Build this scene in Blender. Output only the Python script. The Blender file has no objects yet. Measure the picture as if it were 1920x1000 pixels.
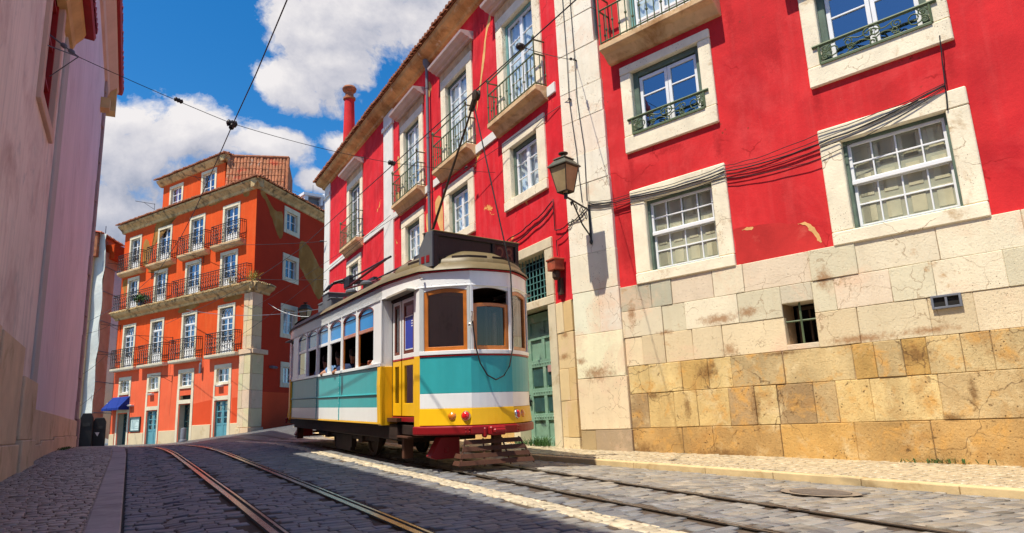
import bpy, bmesh, math, random
from mathutils import Vector, Matrix
RND = random.Random(7)
scene = bpy.context.scene
COL = scene.collection
rad = math.radians

# ------------------------------------------------------------------ helpers
class Frame:
    """a vertical facade: s runs along it, z up, p outwards"""
    def __init__(self, o, d, n=None, k=1.0, zr=0.0):
        self.o = Vector((o[0], o[1])); self.d = Vector((d[0], d[1])).normalized()
        n = n or (-self.d.y, self.d.x)
        self.n = Vector((n[0], n[1])).normalized(); self.k = k; self.zr = zr
    def P(self, s, z, p=0.0):
        q = self.o + self.d * (s * self.k) + self.n * (p * self.k)
        return (q.x, q.y, self.zr + (z - self.zr) * self.k)
WF = Frame((0, 0), (1, 0), (0, 1))          # plain world axes: s = x, p = y

class MB:
    def __init__(self):
        self.v = []; self.f = []; self.m = []; self.c = []
        self.col = None
    def add(self, vs, fs, mi=0):
        b = len(self.v); self.v += [tuple(q) for q in vs]
        for f in fs:
            self.f.append([b + i for i in f]); self.m.append(mi); self.c.append(self.col)
    def quad(self, a, b, c, d, mi=0): self.add([a, b, c, d], [(0, 1, 2, 3)], mi)
    def box(self, F, s0, s1, z0, z1, p0, p1, mi=0):
        vs = [F.P(s, z, p) for p in (p0, p1) for z in (z0, z1) for s in (s0, s1)]
        self.add(vs, [(0, 1, 3, 2), (4, 6, 7, 5), (0, 4, 5, 1), (2, 3, 7, 6), (0, 2, 6, 4), (1, 5, 7, 3)], mi)
    def prism(self, F, pts, p0, p1, mi=0):
        n = len(pts)
        vs = [F.P(s, z, p0) for s, z in pts] + [F.P(s, z, p1) for s, z in pts]
        fs = [tuple(range(n)), tuple(range(2 * n - 1, n - 1, -1))]
        fs += [(i, n + i, n + (i + 1) % n, (i + 1) % n) for i in range(n)]
        self.add(vs, fs, mi)
    def sweep(self, F, prof, s0, s1, mi=0):
        """profile [(p,z)] run along s"""
        n = len(prof)
        vs = [F.P(s0, z, p) for p, z in prof] + [F.P(s1, z, p) for p, z in prof]
        fs = [tuple(range(n)), tuple(range(2 * n - 1, n - 1, -1))]
        fs += [(i, n + i, n + (i + 1) % n, (i + 1) % n) for i in range(n)]
        self.add(vs, fs, mi)
    def ring(self, F, outer, inner, p0, p1, mi=0):
        n = len(outer)
        vs = [F.P(s, z, p) for p in (p0, p1) for L in (outer, inner) for s, z in L]
        fs = []
        for i in range(n):
            j = (i + 1) % n
            fs += [(i, j, n + j, n + i), (2*n + i, 3*n + i, 3*n + j, 2*n + j),
                   (i, 2*n + i, 2*n + j, j), (n + i, n + j, 3*n + j, 3*n + i)]
        self.add(vs, fs, mi)
    def tube(self, pts, r, n=6, mi=0, cap=True, r1=None):
        pts = [Vector(q) for q in pts]; N = len(pts); vs = []
        for i, q in enumerate(pts):
            t = (pts[min(i + 1, N - 1)] - pts[max(i - 1, 0)]).normalized()
            a = Vector((0, 0, 1)) if abs(t.z) < .9 else Vector((1, 0, 0))
            x = t.cross(a).normalized(); y = t.cross(x)
            rr = r if r1 is None else r + (r1 - r) * i / max(1, N - 1)
            for k in range(n):
                w = 2 * math.pi * k / n
                vs.append(q + x * (rr * math.cos(w)) + y * (rr * math.sin(w)))
        fs = []
        for i in range(N - 1):
            for k in range(n):
                fs.append((i*n + k, i*n + (k+1) % n, (i+1)*n + (k+1) % n, (i+1)*n + k))
        if cap: fs += [tuple(range(n))[::-1], tuple((N-1)*n + k for k in range(n))]
        self.add(vs, fs, mi)
    def lathe(self, c, prof, n=12, axis=(0, 0, 1), mi=0):
        """prof [(r,h)] about an axis through c"""
        a = Vector(axis).normalized()
        b = Vector((1, 0, 0)) if abs(a.x) < .9 else Vector((0, 1, 0))
        x = a.cross(b).normalized(); y = a.cross(x); c = Vector(c); vs = []
        for r, h in prof:
            for k in range(n):
                w = 2 * math.pi * k / n
                vs.append(c + a * h + x * (r * math.cos(w)) + y * (r * math.sin(w)))
        fs = []
        for i in range(len(prof) - 1):
            for k in range(n):
                fs.append((i*n + k, i*n + (k+1) % n, (i+1)*n + (k+1) % n, (i+1)*n + k))
        fs += [tuple(range(n))[::-1], tuple((len(prof)-1)*n + k for k in range(n))]
        self.add(vs, fs, mi)
    def grid(self, fn, nu, nv, mi=0):
        vs = [fn(i / nu, j / nv) for j in range(nv + 1) for i in range(nu + 1)]
        fs = [(j*(nu+1)+i, j*(nu+1)+i+1, (j+1)*(nu+1)+i+1, (j+1)*(nu+1)+i) for j in range(nv) for i in range(nu)]
        self.add(vs, fs, mi)
    def wall(self, F, s0, s1, z0, z1, holes, p=0.0, mi=0, zsplit=(), pick=None):
        S = sorted({s0, s1, *[h[0] for h in holes], *[h[1] for h in holes]})
        Z = sorted({z0, z1, *zsplit, *[h[2] for h in holes], *[h[3] for h in holes]})
        S = [q for q in S if s0 <= q <= s1]; Z = [q for q in Z if z0 <= q <= z1]
        for a, b in zip(S, S[1:]):
            for c, d in zip(Z, Z[1:]):
                ms, mz = (a + b) / 2, (c + d) / 2
                if any(h[0] < ms < h[1] and h[2] < mz < h[3] for h in holes): continue
                self.quad(F.P(a, c, p), F.P(b, c, p), F.P(b, d, p), F.P(a, d, p), pick(ms, mz) if pick else mi)
    def build(self, name, mats, parent=None, smooth=False, bevel=0.0, world=True, seg=1):
        me = bpy.data.meshes.new(name)
        me.from_pydata(self.v, [], self.f)
        if not isinstance(mats, (list, tuple)): mats = [mats]
        for q in mats: me.materials.append(q)
        me.polygons.foreach_set('material_index', self.m)
        if any(c is not None for c in self.c):
            at = me.color_attributes.new('Tint', 'FLOAT_COLOR', 'CORNER')
            for poly, c in zip(me.polygons, self.c):
                for li in poly.loop_indices: at.data[li].color = (*(c or (1, 1, 1)), 1)
        bm = bmesh.new(); bm.from_mesh(me)
        bmesh.ops.recalc_face_normals(bm, faces=bm.faces); bm.to_mesh(me); bm.free()
        if smooth:
            me.polygons.foreach_set('use_smooth', [True] * len(me.polygons))
            if smooth != 'all':
                try: me.set_sharp_from_angle(angle=rad(38))
                except Exception: pass
        o = bpy.data.objects.new(name, me); COL.objects.link(o)
        if parent is not None:
            o.parent = parent
            if world: o.matrix_parent_inverse = WM[parent.name].inverted()
        WM[o.name] = Matrix.Identity(4) if world else WM[parent.name]
        if bevel:
            b = o.modifiers.new('edge', 'BEVEL'); b.width = bevel; b.segments = seg; b.limit_method = 'ANGLE'
        return o
WM = {}

def tag(o, label=None, cat=None, group=None, kind=None):
    if label: o['label'] = label
    if cat: o['category'] = cat
    if group: o['group'] = group
    if kind: o['kind'] = kind
    return o
def thing(name, label, cat, loc=(0, 0, 0), rot=(0, 0, 0), group=None):
    o = bpy.data.objects.new(name, None); COL.objects.link(o)
    o.location = loc; o.rotation_euler = rot; o.empty_display_size = .2
    WM[o.name] = Matrix.Translation(loc) @ o.rotation_euler.to_matrix().to_4x4()
    return tag(o, label, cat, group)
def copy_tree(o, parent=None):
    c = o.copy(); COL.objects.link(c); c.parent = parent
    for ch in o.children: copy_tree(ch, c)
    return c

# ------------------------------------------------------------------ materials
def ND(nt, t, **kw):
    n = nt.nodes.new(t)
    for k, v in kw.items():
        if k.startswith('i_'):
            n.inputs[k[2:].replace('_', ' ')].default_value = v
        else: setattr(n, k, v)
    return n
def c4(c): return (c[0], c[1], c[2], 1)
def new_mat(name):
    m = bpy.data.materials.new(name); m.use_nodes = True
    nt = m.node_tree; nt.nodes.clear()
    out = ND(nt, 'ShaderNodeOutputMaterial'); b = ND(nt, 'ShaderNodeBsdfPrincipled')
    nt.links.new(b.outputs[0], out.inputs[0])
    return m, nt, b, out
def mixc(nt, fac, a, b, mode='MIX'):
    m = ND(nt, 'ShaderNodeMix', data_type='RGBA', blend_type=mode)
    for sock, v in ((0, fac), (6, a), (7, b)):
        if hasattr(v, 'is_output'): nt.links.new(v, m.inputs[sock])
        elif sock == 0: m.inputs[0].default_value = v
        else: m.inputs[sock].default_value = c4(v)
    return m.outputs[2]
def noise(nt, vec, scale, detail=5, rough=.6, dist=0.0):
    n = ND(nt, 'ShaderNodeTexNoise'); n.inputs['Scale'].default_value = scale
    n.inputs['Detail'].default_value = detail; n.inputs['Roughness'].default_value = rough
    n.inputs['Distortion'].default_value = dist
    nt.links.new(vec, n.inputs['Vector']); return n.outputs[0]
def mrange(nt, v, a, b, c=0.0, d=1.0):
    m = ND(nt, 'ShaderNodeMapRange'); nt.links.new(v, m.inputs[0])
    for i, q in zip((1, 2, 3, 4), (a, b, c, d)): m.inputs[i].default_value = q
    return m.outputs[0]
def math_(nt, op, a, b=None, c=None):
    m = ND(nt, 'ShaderNodeMath', operation=op)
    for i, v in enumerate((a, b, c)):
        if v is None: continue
        if hasattr(v, 'is_output'): nt.links.new(v, m.inputs[i])
        else: m.inputs[i].default_value = v
    return m.outputs[0]
def coords(nt, sc=(1, 1, 1), rot=(0, 0, 0)):
    t = ND(nt, 'ShaderNodeTexCoord'); m = ND(nt, 'ShaderNodeMapping')
    m.inputs['Scale'].default_value = sc; m.inputs['Rotation'].default_value = rot
    nt.links.new(t.outputs['Object'], m.inputs[0]); return m.outputs[0]
def bump(nt, b, h, strength=.3, dist=.01, chain=None):
    n = ND(nt, 'ShaderNodeBump'); n.inputs['Strength'].default_value = strength
    n.inputs['Distance'].default_value = dist; nt.links.new(h, n.inputs['Height'])
    if chain is not None: nt.links.new(chain, n.inputs['Normal'])
    nt.links.new(n.outputs[0], b.inputs['Normal']); return n.outputs[0]
def M(name, col, rough=.6, var=.12, vs=2.0, bmp=.2, bs=40, bd=.006, spec=.3, metal=0.0, dirt=(), streak=None, attr=False, coat=0.0, pits=0.0):
    """procedural paint / stone / metal: tone variation, stains [(colour, scale, lo, hi)], vertical streaks, fine bump"""
    m, nt, b, out = new_mat(name)
    v = coords(nt)
    n1 = noise(nt, v, vs, 6, .62)
    f = mrange(nt, n1, .3, .7)
    lo = tuple(q * (1 - var) for q in col); hi = tuple(min(1, q * (1 + var)) for q in col)
    c = mixc(nt, f, lo, hi)
    if attr:
        a = ND(nt, 'ShaderNodeAttribute', attribute_name='Tint')
        c = mixc(nt, 1.0, c, a.outputs['Color'], 'MULTIPLY')
    if streak:
        vv = coords(nt, (4, 4, .3))
        s = mrange(nt, noise(nt, vv, 1.5, 4, .6), .5, .75)
        c = mixc(nt, math_(nt, 'MULTIPLY', s, streak[1]), c, streak[0])
    for dc, ds, d0, d1 in dirt:
        k = mrange(nt, noise(nt, v, ds, 8, .68, .4), d0, d1)
        c = mixc(nt, k, c, dc)
    nt.links.new(c, b.inputs['Base Color'])
    b.inputs['Roughness'].default_value = rough; b.inputs['Metallic'].default_value = metal
    b.inputs['Specular IOR Level'].default_value = spec
    if coat: b.inputs['Coat Weight'].default_value = coat; b.inputs['Coat Roughness'].default_value = .06
    if bmp:
        h = noise(nt, v, bs, 6, .7)
        if pits:
            p = mrange(nt, noise(nt, v, bs * .8, 4, .7), .30, .42)
            h = math_(nt, 'ADD', h, math_(nt, 'MULTIPLY', p, pits))
        bump(nt, b, h, bmp, bd)
    return m
def age(m, spots=(), spot_col=(.26, .11, .04), pits=None, cracks=None):
    """wear laid over a stone or plaster: stains at given places, bored pits, hairline cracks"""
    nt = m.node_tree; b = next(n for n in nt.nodes if n.type == 'BSDF_PRINCIPLED')
    c = b.inputs['Base Color'].links[0].from_socket; v = coords(nt)
    if spots:
        nz = noise(nt, v, 13, 8, .75); best = None
        for p, r in spots:
            s = ND(nt, 'ShaderNodeVectorMath', operation='SUBTRACT'); nt.links.new(v, s.inputs[0]); s.inputs[1].default_value = p
            k = ND(nt, 'ShaderNodeVectorMath', operation='MULTIPLY'); nt.links.new(s.outputs[0], k.inputs[0]); k.inputs[1].default_value = (1 / r[0], 1 / r[0], 1 / r[1])
            l = ND(nt, 'ShaderNodeVectorMath', operation='LENGTH'); nt.links.new(k.outputs[0], l.inputs[0])
            d = math_(nt, 'SUBTRACT', 1.0, l.outputs['Value']); best = d if best is None else math_(nt, 'MAXIMUM', best, d)
        best = math_(nt, 'MAXIMUM', best, -1.0)
        f = mrange(nt, math_(nt, 'ADD', math_(nt, 'MULTIPLY', best, .42), nz), .56, .86)
        c = mixc(nt, math_(nt, 'MULTIPLY', f, .80), c, spot_col)
    if pits:
        vo = ND(nt, 'ShaderNodeTexVoronoi'); vo.inputs['Scale'].default_value = pits[0]; nt.links.new(v, vo.inputs['Vector'])
        f = math_(nt, 'MULTIPLY', mrange(nt, math_(nt, 'ADD', vo.outputs['Distance'], math_(nt, 'MULTIPLY', noise(nt, v, pits[0] * 2.2, 2), .25)), .22, .33, 1, 0), mrange(nt, noise(nt, v, pits[1], 4, .6), pits[2], pits[2] + .06))
        c = mixc(nt, math_(nt, 'MULTIPLY', f, .85), c, (.085, .045, .018))
    if cracks:
        wv = ND(nt, 'ShaderNodeTexNoise'); wv.inputs['Scale'].default_value = 3; wv.inputs['Detail'].default_value = 8; nt.links.new(v, wv.inputs['Vector'])
        ad = ND(nt, 'ShaderNodeVectorMath', operation='MULTIPLY_ADD'); nt.links.new(wv.outputs[1], ad.inputs[0]); ad.inputs[1].default_value = (.45, .45, .45); nt.links.new(v, ad.inputs[2])
        vo = ND(nt, 'ShaderNodeTexVoronoi', feature='DISTANCE_TO_EDGE'); vo.inputs['Scale'].default_value = cracks[0]; nt.links.new(ad.outputs[0], vo.inputs['Vector'])
        f = math_(nt, 'MULTIPLY', mrange(nt, vo.outputs['Distance'], .0, .012, 1, 0), mrange(nt, noise(nt, v, 1.1, 3, .5), cracks[1], cracks[1] + .05))
        c = mixc(nt, math_(nt, 'MULTIPLY', f, .8), c, cracks[2])
    nt.links.new(c, b.inputs['Base Color']); return m
def glass(name, tint=(.85, .9, .92), refl=.12, gloss=(1, 1, 1), rough=.02, wob=.0):
    """thin window pane: see-through mixed with a mirror by the viewing angle"""
    m = bpy.data.materials.new(name); m.use_nodes = True; nt = m.node_tree; nt.nodes.clear()
    out = ND(nt, 'ShaderNodeOutputMaterial'); mx = ND(nt, 'ShaderNodeMixShader')
    t = ND(nt, 'ShaderNodeBsdfTransparent'); g = ND(nt, 'ShaderNodeBsdfGlossy'); f = ND(nt, 'ShaderNodeLayerWeight')
    t.inputs[0].default_value = c4(tint); g.inputs[0].default_value = c4(gloss); g.inputs['Roughness'].default_value = rough
    f.inputs[0].default_value = .5
    fac = mrange(nt, math_(nt, 'POWER', f.outputs['Facing'], 4.0), 0, 1, refl, .95)
    if wob:
        bn = ND(nt, 'ShaderNodeBump'); bn.inputs['Strength'].default_value = wob; bn.inputs['Distance'].default_value = .02
        nt.links.new(noise(nt, coords(nt), 2.5, 2), bn.inputs['Height']); nt.links.new(bn.outputs[0], g.inputs['Normal'])
    nt.links.new(fac, mx.inputs[0]); nt.links.new(t.outputs[0], mx.inputs[1]); nt.links.new(g.outputs[0], mx.inputs[2])
    nt.links.new(mx.outputs[0], out.inputs[0]); return m
def bricks(nt, vec, w, h, mortar, smooth=.3, off=.5):
    n = ND(nt, 'ShaderNodeTexBrick'); n.offset = off; n.squash = 1.0
    for k, q in (('Scale', 1), ('Mortar Size', mortar), ('Mortar Smooth', smooth), ('Brick Width', w), ('Row Height', h), ('Bias', 0)):
        n.inputs[k].default_value = q
    n.inputs['Color1'].default_value = (0, 0, 0, 1); n.inputs['Color2'].default_value = (1, 1, 1, 1); n.inputs['Mortar'].default_value = (.5, .5, .5, 1)
    nt.links.new(vec, n.inputs[0]); return n
def cobble(name, c1, c2, joint, w, h, mortar, rough=.5, warp=.035, rot=0.0, bd=.02, patch=None, spec=.4, wscale=3.5):
    m, nt, b, out = new_mat(name)
    v = coords(nt, rot=(0, 0, rot))
    wn = ND(nt, 'ShaderNodeTexNoise'); wn.inputs['Scale'].default_value = wscale; wn.inputs['Detail'].default_value = 2
    nt.links.new(v, wn.inputs[0])
    sub = ND(nt, 'ShaderNodeVectorMath', operation='SUBTRACT'); nt.links.new(wn.outputs[1], sub.inputs[0]); sub.inputs[1].default_value = (.5, .5, .5)
    scl = ND(nt, 'ShaderNodeVectorMath', operation='SCALE'); nt.links.new(sub.outputs[0], scl.inputs[0]); scl.inputs[3].default_value = warp * 2
    add = ND(nt, 'ShaderNodeVectorMath', operation='ADD'); nt.links.new(v, add.inputs[0]); nt.links.new(scl.outputs[0], add.inputs[1])
    flat = ND(nt, 'ShaderNodeVectorMath', operation='MULTIPLY'); nt.links.new(add.outputs[0], flat.inputs[0]); flat.inputs[1].default_value = (1, 1, 0)
    br = bricks(nt, flat.outputs[0], w, h, mortar, .55)
    sep = ND(nt, 'ShaderNodeSeparateColor'); nt.links.new(br.outputs[0], sep.inputs[0])
    tone = mixc(nt, sep.outputs[0], c1, c2)
    fine = noise(nt, v, 28, 5, .7)
    tone = mixc(nt, 1.0, tone, mixc(nt, mrange(nt, fine, .3, .7), (.72, .72, .72), (1.25, 1.25, 1.25)), 'MULTIPLY')
    big = mrange(nt, noise(nt, v, .55, 4, .6), .35, .68)
    if patch: tone = mixc(nt, math_(nt, 'MULTIPLY', big, .75), tone, patch)
    c = mixc(nt, br.outputs[1], tone, joint)
    nt.links.new(c, b.inputs['Base Color'])
    b.inputs['Specular IOR Level'].default_value = spec
    nt.links.new(mrange(nt, fine, .2, .8, rough - .12, rough + .15), b.inputs['Roughness'])
    h = math_(nt, 'SUBTRACT', math_(nt, 'MULTIPLY', fine, .35), br.outputs[1])
    h = math_(nt, 'ADD', h, math_(nt, 'MULTIPLY', sep.outputs[0], .22))
    bump(nt, b, h, .9, bd)
    return m

mt = {}
mt['red'] = M('red_stucco', (.60, .027, .031), .85, .24, .9, .35, 22, .012, .15, dirt=[((.76, .075, .075), 1.1, .52, .85), ((.40, .008, .018), .55, .55, .85), ((.84, .36, .26), 5, .725, .75), ((.30, .010, .015), 2.6, .66, .82)], streak=((.76, .12, .11), .18))
mt['redB'] = M('red_stucco_peeling', (.67, .020, .030), .85, .2, 1.1, .4, 20, .014, .15, dirt=[((.76, .06, .075), 1.3, .5, .8), ((.40, .008, .018), .6, .55, .82), ((.80, .42, .12), .9, .655, .675)], streak=((.78, .14, .14), .25))
mt['stone'] = M('pale_limestone', (.86, .77, .58), .85, .14, 2.2, .45, 26, .012, .2, dirt=[((.46, .29, .13), 1.5, .59, .72), ((.72, .48, .36), .8, .60, .8), ((.22, .15, .09), 5.0, .74, .80)], pits=.6)
mt['stone_b'] = M('plinth_stone', (1, 1, 1), .88, .13, 1.7, .6, 34, .014, .2, attr=True, dirt=[((.80, .56, .38), .9, .54, .74), ((.50, .28, .11), 1.9, .64, .74), ((.42, .22, .10), 5.0, .66, .74), ((.20, .12, .06), 11, .68, .76)], streak=((.52, .36, .18), .14), pits=.7)
mt['white_trim'] = M('white_limewash', (.74, .73, .68), .8, .08, 2.0, .25, 25, .008, .2, dirt=[((.55, .47, .36), 1.9, .66, .82)])
mt['stone_low'] = M('ochre_base_stone', (.82, .77, .68), .88, .24, 1.4, .7, 30, .018, .2, attr=True, dirt=[((.74, .58, .32), 2.1, .54, .72), ((.44, .23, .07), 1.5, .54, .72), ((.66, .36, .10), 3.2, .52, .68), ((.16, .09, .035), 8, .62, .70)], streak=((.44, .25, .09), .35), pits=.8)
mt['slab'] = M('balcony_stone', (.68, .47, .26), .85, .2, 2.5, .5, 24, .014, .2, dirt=[((.34, .17, .06), 1.6, .52, .72), ((.12, .08, .05), 4.0, .68, .78)], pits=.6)
mt['cornice'] = M('weathered_cornice', (.62, .38, .16), .9, .25, 2.2, .5, 18, .015, .2, dirt=[((.30, .14, .05), 1.4, .48, .7), ((.70, .62, .48), 3.2, .60, .72), ((.1, .07, .05), 5, .7, .8)])
mt['tile'] = M('clay_tile', (.34, .13, .065), .85, .4, 5.0, .4, 30, .01, .2, dirt=[((.52, .42, .32), 7, .62, .72), ((.08, .05, .04), 4, .6, .75)])
mt['white'] = M('white_window_paint', (.80, .81, .82), .45, .05, 6, .1, 50, .003, .4)
mt['green'] = M('faded_green_paint', (.105, .15, .115), .6, .25, 6, .3, 45, .006, .3, dirt=[((.36, .38, .32), 8, .62, .75)])
mt['green_rail'] = M('green_railing_iron', (.10, .135, .065), .5, .2, 8, .1, 50, .002, .4)
mt['teal_frame'] = M('teal_frame_paint', (.16, .34, .33), .6, .2, 6, .2, 45, .005, .3)
mt['door_green'] = M('green_door_paint', (.20, .34, .25), .6, .2, 4, .3, 40, .006, .3, dirt=[((.42, .44, .34), 3, .6, .72), ((.06, .10, .09), 1.4, .58, .66)])
mt['door_dark'] = M('dark_teal_door_panel', (.03, .085, .085), .4, .3, 4, .2, 40, .005, .4)
mt['iron'] = M('black_iron', (.022, .022, .022), .5, .3, 9, .15, 60, .003, .4)
mt['rust_iron'] = M('rusty_iron', (.055, .035, .022), .7, .4, 9, .2, 60, .004, .3)
mt['cable'] = M('black_cable', (.015, .014, .016), .6, .1, 5, 0)
mt['wire'] = M('overhead_copper', (.03, .026, .026), .5, .1, 5, 0)
mt['pipe'] = M('grey_downpipe', (.16, .17, .20), .5, .15, 4, .1, 40, .003)
mt['room'] = M('dark_room', (.02, .018, .016), .9, .2, 2, 0)
mt['curtain'] = M('cream_curtain', (.60, .55, .37), .9, .12, 3, .1, 60, .003)
mt['curtain_w'] = M('white_lace_curtain', (.74, .79, .80), .9, .12, 4, .1, 60, .003)
mt['pane'] = glass('window_pane', (.88, .93, .95), .16, (.85, .93, 1.0), wob=.04)
mt['pane_sky'] = glass('window_pane_mirroring', (.30, .40, .5), .40, (.56, .66, .82), .02, .05)
mt['pane_dark'] = glass('window_pane_dim', (.55, .6, .62), .22, (.9, .95, 1.0), .02, .05)
mt['lamp_glass'] = M('amber_lamp_glass', (.36, .27, .14), .12, .25, 3, 0, spec=.6)
CLOUDS = [((.055, .40), (.105, .062)), ((-.03, .36), (.11, .085)), ((.135, .402), (.07, .030)), ((-.04, .29), (.09, .055)), ((-.03, .425), (.06, .04)),
          ((.20, .605), (.09, .06)), ((.29, .66), (.15, .09)), ((.165, .515), (.06, .05)), ((.42, .66), (.15, .10)), ((.245, .55), (.085, .06)), ((.34, .78), (.3, .09)),
          ((.250, .42), (.03, .022)), ((.226, .352), (.03, .018)), ((-.4, .5), (.2, .1)), ((.9, .9), (.3, .2))]
# ------------------------------------------------------------------ camera, sun, sky
cam = bpy.data.cameras.new('camera'); co = bpy.data.objects.new('camera', cam); COL.objects.link(co); scene.camera = co
cam.sensor_width = 36.0; cam.lens = 1295.0 / 1920 * 36; cam.clip_start = .05; cam.clip_end = 3000
Rc = Matrix(((.8787, .0645, .4731), (-.4755, .2092, .8545), (-.0439, -.9758, .2145)))   # columns: right, down, forward
right = Vector(Rc.col[0]); down = Vector(Rc.col[1]); fwd = Vector(Rc.col[2])
mw = Matrix((right, -down, -fwd)).transposed().to_4x4(); mw.translation = (0, 0, 1.05); co.matrix_world = mw

LD = Vector((1.0, .27, -2.12)).normalized()          # the way sunlight travels
sun = bpy.data.lights.new('sun', 'SUN'); so = bpy.data.objects.new('sun', sun); COL.objects.link(so)
sun.energy = 4.6; sun.angle = rad(.5); sun.color = (1.0, .925, .78)
so.rotation_euler = LD.to_track_quat('-Z', 'Y').to_euler(); so.location = (-10, -5, 30)

w = bpy.data.worlds.new('World'); scene.world = w; w.use_nodes = True; nt = w.node_tree; nt.nodes.clear()
out = ND(nt, 'ShaderNodeOutputWorld'); bg = ND(nt, 'ShaderNodeBackground'); nt.links.new(bg.outputs[0], out.inputs[0])
sky = ND(nt, 'ShaderNodeTexSky', sky_type='NISHITA'); sky.sun_disc = False
sky.sun_elevation = math.asin(-LD.z); sky.sun_rotation = math.atan2(-LD.x, -LD.y); sky.altitude = 50; sky.air_density = 1.0; sky.dust_density = .7; sky.ozone_density = 2.2
hs = ND(nt, 'ShaderNodeHueSaturation'); hs.inputs['Saturation'].default_value = 1.45; hs.inputs['Value'].default_value = 1.02
nt.links.new(sky.outputs[0], hs.inputs['Color'])
SKYK = .115
skyc = mixc(nt, 1.0, hs.outputs[0], (1.0, 1.0, 1.0), 'MULTIPLY')
# cumulus clouds: billows placed by direction (u = x/y, w = z/y seen along the street)
tc = ND(nt, 'ShaderNodeTexCoord'); sx = ND(nt, 'ShaderNodeSeparateXYZ'); nt.links.new(tc.outputs['Generated'], sx.inputs[0])
yy = math_(nt, 'MAXIMUM', sx.outputs[1], .05)
cu = math_(nt, 'DIVIDE', sx.outputs[0], yy); cw = math_(nt, 'DIVIDE', sx.outputs[2], yy)
cx = ND(nt, 'ShaderNodeCombineXYZ'); nt.links.new(cu, cx.inputs[0]); nt.links.new(cw, cx.inputs[1])
P0 = cx.outputs[0]
def warp(nt, P, scale, amt, seed):
    n = ND(nt, 'ShaderNodeTexNoise', noise_dimensions='4D'); n.inputs['Scale'].default_value = scale; n.inputs['W'].default_value = seed
    n.inputs['Detail'].default_value = 6; n.inputs['Roughness'].default_value = .55; nt.links.new(P, n.inputs['Vector'])
    s = ND(nt, 'ShaderNodeVectorMath', operation='SUBTRACT'); nt.links.new(n.outputs[1], s.inputs[0]); s.inputs[1].default_value = (.5, .5, .5)
    k = ND(nt, 'ShaderNodeVectorMath', operation='SCALE'); nt.links.new(s.outputs[0], k.inputs[0]); k.inputs[3].default_value = amt
    a = ND(nt, 'ShaderNodeVectorMath', operation='ADD'); nt.links.new(P, a.inputs[0]); nt.links.new(k.outputs[0], a.inputs[1]); return a.outputs[0]
PW = warp(nt, warp(nt, P0, 4.0, .10, 1.3), 16, .035, 2.1)
def blob(nt, P, c, r):
    s = ND(nt, 'ShaderNodeVectorMath', operation='SUBTRACT'); nt.links.new(P, s.inputs[0]); s.inputs[1].default_value = (c[0], c[1], 0)
    k = ND(nt, 'ShaderNodeVectorMath', operation='MULTIPLY'); nt.links.new(s.outputs[0], k.inputs[0]); k.inputs[1].default_value = (1/r[0], 1/r[1], 0)
    l = ND(nt, 'ShaderNodeVectorMath', operation='LENGTH'); nt.links.new(k.outputs[0], l.inputs[0])
    return math_(nt, 'SUBTRACT', 1.0, l.outputs['Value'])
def cloud_density(P):
    PW = warp(nt, warp(nt, P, 3.5, .09, 1.3), 11, .045, 2.1); dens = None
    for c, r in CLOUDS:
        q = math_(nt, 'MULTIPLY', blob(nt, PW, c, (r[0] * 1.25, r[1] * 1.25)), .75); dens = q if dens is None else math_(nt, 'SMOOTH_MAX', dens, q, .10)
    n = math_(nt, 'MULTIPLY', math_(nt, 'SUBTRACT', noise(nt, PW, 6.5, 14, .64), .5), 2.3)
    return math_(nt, 'ADD', dens, n)
def shifted(v):
    a = ND(nt, 'ShaderNodeVectorMath', operation='ADD'); nt.links.new(P0, a.inputs[0]); a.inputs[1].default_value = v; return a.outputs[0]
d2 = cloud_density(P0)
dA = cloud_density(shifted((-.012, .022, 0))); dB = cloud_density(shifted((-.02, .06, 0)))
alpha = mrange(nt, d2, .10, .36)
lit = math_(nt, 'ADD', math_(nt, 'MULTIPLY', math_(nt, 'SUBTRACT', d2, dA), .45), math_(nt, 'MULTIPLY', math_(nt, 'SUBTRACT', d2, dB), .34))
low = mrange(nt, cw, .26, .44, -.34, .0)                 # grey bases low down
tone = math_(nt, 'ADD', math_(nt, 'ADD', lit, low), mrange(nt, d2, .15, .9, .66, .50))
cl = mixc(nt, mrange(nt, tone, .12, .48), (.25, .275, .35), (.44, .435, .475))
cl = mixc(nt, mrange(nt, tone, .48, .90), cl, (.66, .63, .62))
thin = mixc(nt, alpha, (0, 0, 0), (1, 1, 1))
mxs = ND(nt, 'ShaderNodeMix', data_type='RGBA'); nt.links.new(math_(nt, 'MULTIPLY', alpha, .96), mxs.inputs[0])
clk = ND(nt, 'ShaderNodeVectorMath', operation='SCALE'); nt.links.new(cl, clk.inputs[0]); clk.inputs[3].default_value = 1.0 / SKYK
nt.links.new(skyc, mxs.inputs[6]); nt.links.new(clk.outputs[0], mxs.inputs[7])
nt.links.new(mxs.outputs[2], bg.inputs[0]); bg.inputs[1].default_value = SKYK
vs_ = scene.view_settings; vs_.view_transform = 'Standard'; vs_.look = 'None'; vs_.exposure = 0.5; vs_.gamma = 1.0; vs_.use_curve_mapping = False
scene.cycles.max_bounces = 8; scene.cycles.transparent_max_bounces = 16; scene.cycles.use_denoising = True
scene.render.film_transparent = False
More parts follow.
